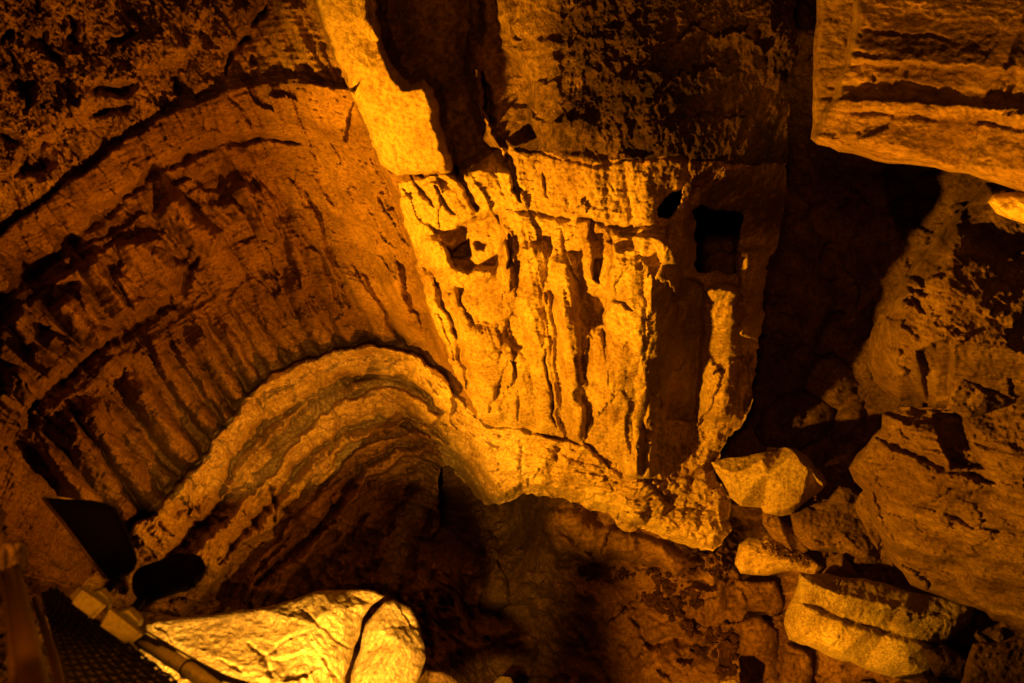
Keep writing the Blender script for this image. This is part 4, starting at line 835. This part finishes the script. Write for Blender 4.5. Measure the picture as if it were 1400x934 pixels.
# hooded floodlight: a blunt wedge-shaped housing whose open side faces away to the left
fl1 = empty('floodlight', at(150, 800, 2.3)); tag(fl1, 'black floodlight with a big wedge-shaped hood standing on the rail, upper of the two lamps', 'floodlight')
RIM = [(58, 679), (104, 684), (145, 790)]
prof = [(62, 680), (100, 682.5), (126, 684), (146, 688), (158, 694), (168, 710), (178, 732), (186, 755), (188, 768), (184, 779), (174, 788), (160, 793), (146, 792), (118, 754), (90, 716)]
cxp, cyp = 132, 738; LAY = ((1.0, 0.0, 0), (1.0, .05, 0), (.93, .10, 0), (.75, .14, 0), (.3, .155, 0)); mb = MB(); n = len(prof)
for side_ in (1,):
    rows = [(.80, -.075), (.93, -.055), (1.0, -.02), (1.0, .05), (.93, .085), (.78, .11)]
    for sc, dz in rows:
        for (x, y) in prof: mb.V.append(at(cxp + (x-cxp)*sc, cyp + (y-cyp)*sc, 2.35 + dz))
    for r in range(len(rows)-1):
        for k in range(n): mb.F.append((r*n+k, r*n+(k+1) % n, (r+1)*n+(k+1) % n, (r+1)*n+k))
    mb.F.append(tuple(range(n))); mb.F.append(tuple((len(rows)-1)*n+k for k in range(n)))
hood = mb.build('hood', M_BLACK, fl1)
MB().tube([at(59, 679, 2.335), at(80, 680.5, 2.33), at(102, 683, 2.33)], [.004, .006, .002], 6).build('rim', M_TIN, hood)
MB().tube([at(60, 681, 2.34), at(90, 718, 2.30), at(118, 756, 2.28), at(145, 791, 2.28)], .006, 6).build('side_seam', M_RUST, hood)
MB().tube(curve([at(160, 790, 2.33), at(150, 802, 2.30), at(140, 812, 2.26), at(134, 822, 2.2)]), .016, 8).build('bracket', M_BLACK, fl1)
# bullet floodlight
fl2 = empty('floodlight', at(196, 815, 2.5)); tag(fl2, 'black bullet-shaped floodlight with a rounded end on the rail, lower of the two lamps', 'floodlight')
a_, b_ = at(200, 799, 2.42), at(272, 775, 2.62); ax = (b_ - a_); Ln = ax.length; ax.normalize(); R0 = .068
ps, rs = [], []
for t, r in ((-.10, .50), (-.085, .72), (-.05, .90), (0, .97), (.3, 1.0), (.62, .99), (.64, 1.02), (.69, 1.02), (.71, .97), (.85, .90), (.95, .72), (1.02, .45), (1.05, .12)):
    ps.append(a_ + ax*Ln*t); rs.append(R0*r)
hous = MB().tube(ps, rs, 28).build('housing', flat_mat('dull_black_paint', (.005, .0026, .0015), .8, 0, .2, 250), fl2)
ring = [a_ + ax*Ln*.655 + (ax.orthogonal().normalized()*math.cos(u) + ax.cross(ax.orthogonal().normalized())*math.sin(u))*R0*1.03 for u in np.linspace(0, 2*math.pi, 25)]
MB().tube(ring, .003, 6, False).build('ring', M_BLACK, hous)
MB().tube(curve([at(204, 806, 2.42), at(192, 822, 2.34), at(180, 838, 2.22)]), .014, 8).build('bracket', M_BLACK, fl2)
MB().tube([at(262, 796, 2.52), at(266, 803, 2.52)], .008, 8).build('screw', M_BLACK, hous)
# junction boxes strapped to the top rail
for lab, fr, bk in (('yellowed square junction box on the rail nearest the hooded floodlight', [(112, 806), (146, 829), (128, 847), (98, 825)], [(124, 809), (138, 808), (149, 820), (147, 838)]),
                    ('yellowed longer junction box on the rail next to the cables', [(150, 833), (196, 869), (176, 883), (137, 856)], [(160, 837), (176, 834), (191, 850), (186, 866)])):
    c = [np.mean([p[0] for p in fr]), np.mean([p[1] for p in fr])]
    jb = empty('junction_box', at(c[0], c[1], 2.0)); tag(jb, lab, 'junction box')
    lid = MB().hexa([at(x, y, 1.92) for x, y in fr], [at(x+3, y-3, 1.975) for x, y in fr]).build('lid', M_BOX, jb, False, .004)
    MB().hexa([at(x, y, 1.985) for x, y in bk], [at(x+6, y-5, 2.06) for x, y in bk]).build('body', M_BOX, jb, False, .004)
    e = fr[1], fr[2]; MB().tube([at(e[0][0]-6, e[0][1]-3, 1.918), at(e[1][0]-6, e[1][1]-3, 1.918)], .0035, 6).build('seam', M_BOX, lid)
# rail with woven wire mesh
rail = empty('mesh_railing', at(160, 900, 1.6)); tag(rail, 'woven wire mesh panel under the platform rail in the bottom left corner', 'railing')
A, B_, C_, D_ = at(58, 812, 2.7), at(78, 806, 2.75), at(310, 985, 1.35), at(112, 1010, 1.12)
def q(u, v): return (A*(1-u) + B_*u)*(1-v) + (D_*(1-u) + C_*u)*v
nrm = (B_ - A).cross(D_ - A).normalized()
mb = MB()
NU, NV = 10, 30
for i in range(NU + 1):
    mb.tube([q(i/NU, v/NV*1.) + nrm*.004*(1 if (i + v) % 2 else -1) for v in range(NV + 1)], .0034, 5)
for j in range(NV + 1):
    mb.tube([q(u/NU, j/NV) - nrm*.004*(1 if (u + j) % 2 else -1) for u in range(NU + 1)], .0034, 5)
mb.build('wire_mesh', M_CABLE, rail)
MB().tube([at(70, 806, 2.85), at(150, 872, 2.12), at(210, 920, 1.75), at(300, 988, 1.42)], .010, 10).build('top_rail', M_RUST, rail)
MB().tube([at(48, 818, 2.65), at(74, 900, 1.5), at(100, 1010, 1.08)], .010, 8).build('edge_wire', M_RUST, rail)
MB().hexa([at(56, 812, 2.72), at(300, 985, 1.37), at(112, 1012, 1.14)], [at(60, 810, 2.80), at(306, 985, 1.46), at(114, 1014, 1.22)]).build('backing_board', flat_mat('tan_board', (.50, .36, .17), .6, 0, .3, 40), rail, False)
post = empty('handrail', at(40, 930, .95)); tag(post, 'dark out-of-focus tubular handrail running up the left edge beside the mesh panel', 'handrail')
MB().tube(curve([at(16, 778, 1.75), at(26, 830, 1.35), at(40, 900, 1.05), at(62, 1010, .78)]), [.018]*18 + [.018], 18).build('tube', flat_mat('dark_brown_paint', (.06, .028, .018), .4), post)
MB().tube(curve([at(-10, 770, 1.8), at(4, 800, 1.6), at(14, 850, 1.3), at(20, 960, .95)]), .007, 10).build('side_rod', M_RUST, post)
rp = empty('rope_knot', at(18, 790, 1.74)); tag(rp, 'brown rope knot tied round the top end of the handrail at the left edge', 'rope')
MB().tube(curve([at(6, 782, 1.74), at(3, 760, 1.70), at(9, 747, 1.68), at(16, 752, 1.66), at(17, 768, 1.68), at(12, 782, 1.72)]), .0085, 10).build('loop', M_ROPE, rp)
MB().tube(curve([at(20, 770, 1.68), at(20, 752, 1.67), at(27, 746, 1.69), at(34, 756, 1.72), at(32, 774, 1.74), at(26, 786, 1.76)]), .0085, 10).build('loop', M_ROPE, rp)
cd = empty('conduit', at(240, 905, 1.75)); tag(cd, 'pale pinkish conduit pipe held by black straps along the rail', 'pipe')
MB().tube([at(188, 872, 2.0), at(232, 898, 1.85), at(262, 918, 1.75), at(322, 964, 1.58)], .0195, 14).build('pipe', M_PIPE, cd)
for t in ((258, 915), (286, 936)):
    c0 = at(t[0], t[1], 1.765 - (t[0]-258)*.0025); d0 = (at(322, 964, 1.58) - at(188, 872, 2.0)).normalized(); u0 = d0.orthogonal().normalized(); v0 = d0.cross(u0)
    MB().tube([c0 + (u0*math.cos(a) + v0*math.sin(a))*.0215 for a in np.linspace(0, 2*math.pi, 19)], .0036, 6, False).build('strap', M_CABLE, cd)
for lab, P, r, mt in (('thick black cable sagging from the longer junction box beside the conduit', [(194, 868, 1.97), (214, 880, 1.9), (236, 898, 1.85), (262, 906, 1.8), (300, 924, 1.7), (345, 940, 1.6), (400, 965, 1.5)], .0075, M_CABLE),
                      ('thin bright-edged wire stretched above the black cable', [(186, 855, 2.0), (222, 876, 1.93), (256, 896, 1.86), (300, 920, 1.74), (360, 950, 1.6)], .0032, M_WIRE),
                      ('black cable looping lowest along the pale conduit pipe', [(190, 874, 1.96), (212, 876, 1.9), (232, 886, 1.86), (250, 902, 1.8), (272, 916, 1.74), (286, 932, 1.7), (300, 930, 1.68), (330, 932, 1.64), (380, 955, 1.5)], .005, M_CABLE)):
    mb = MB(); mb.tube(curve([at(*p) for p in P]), r, 8); o = mb.build('cable', mt, None); tag(o, lab, 'cable')
for o in list(S.objects):
    if '_o' in o: del o['_o']
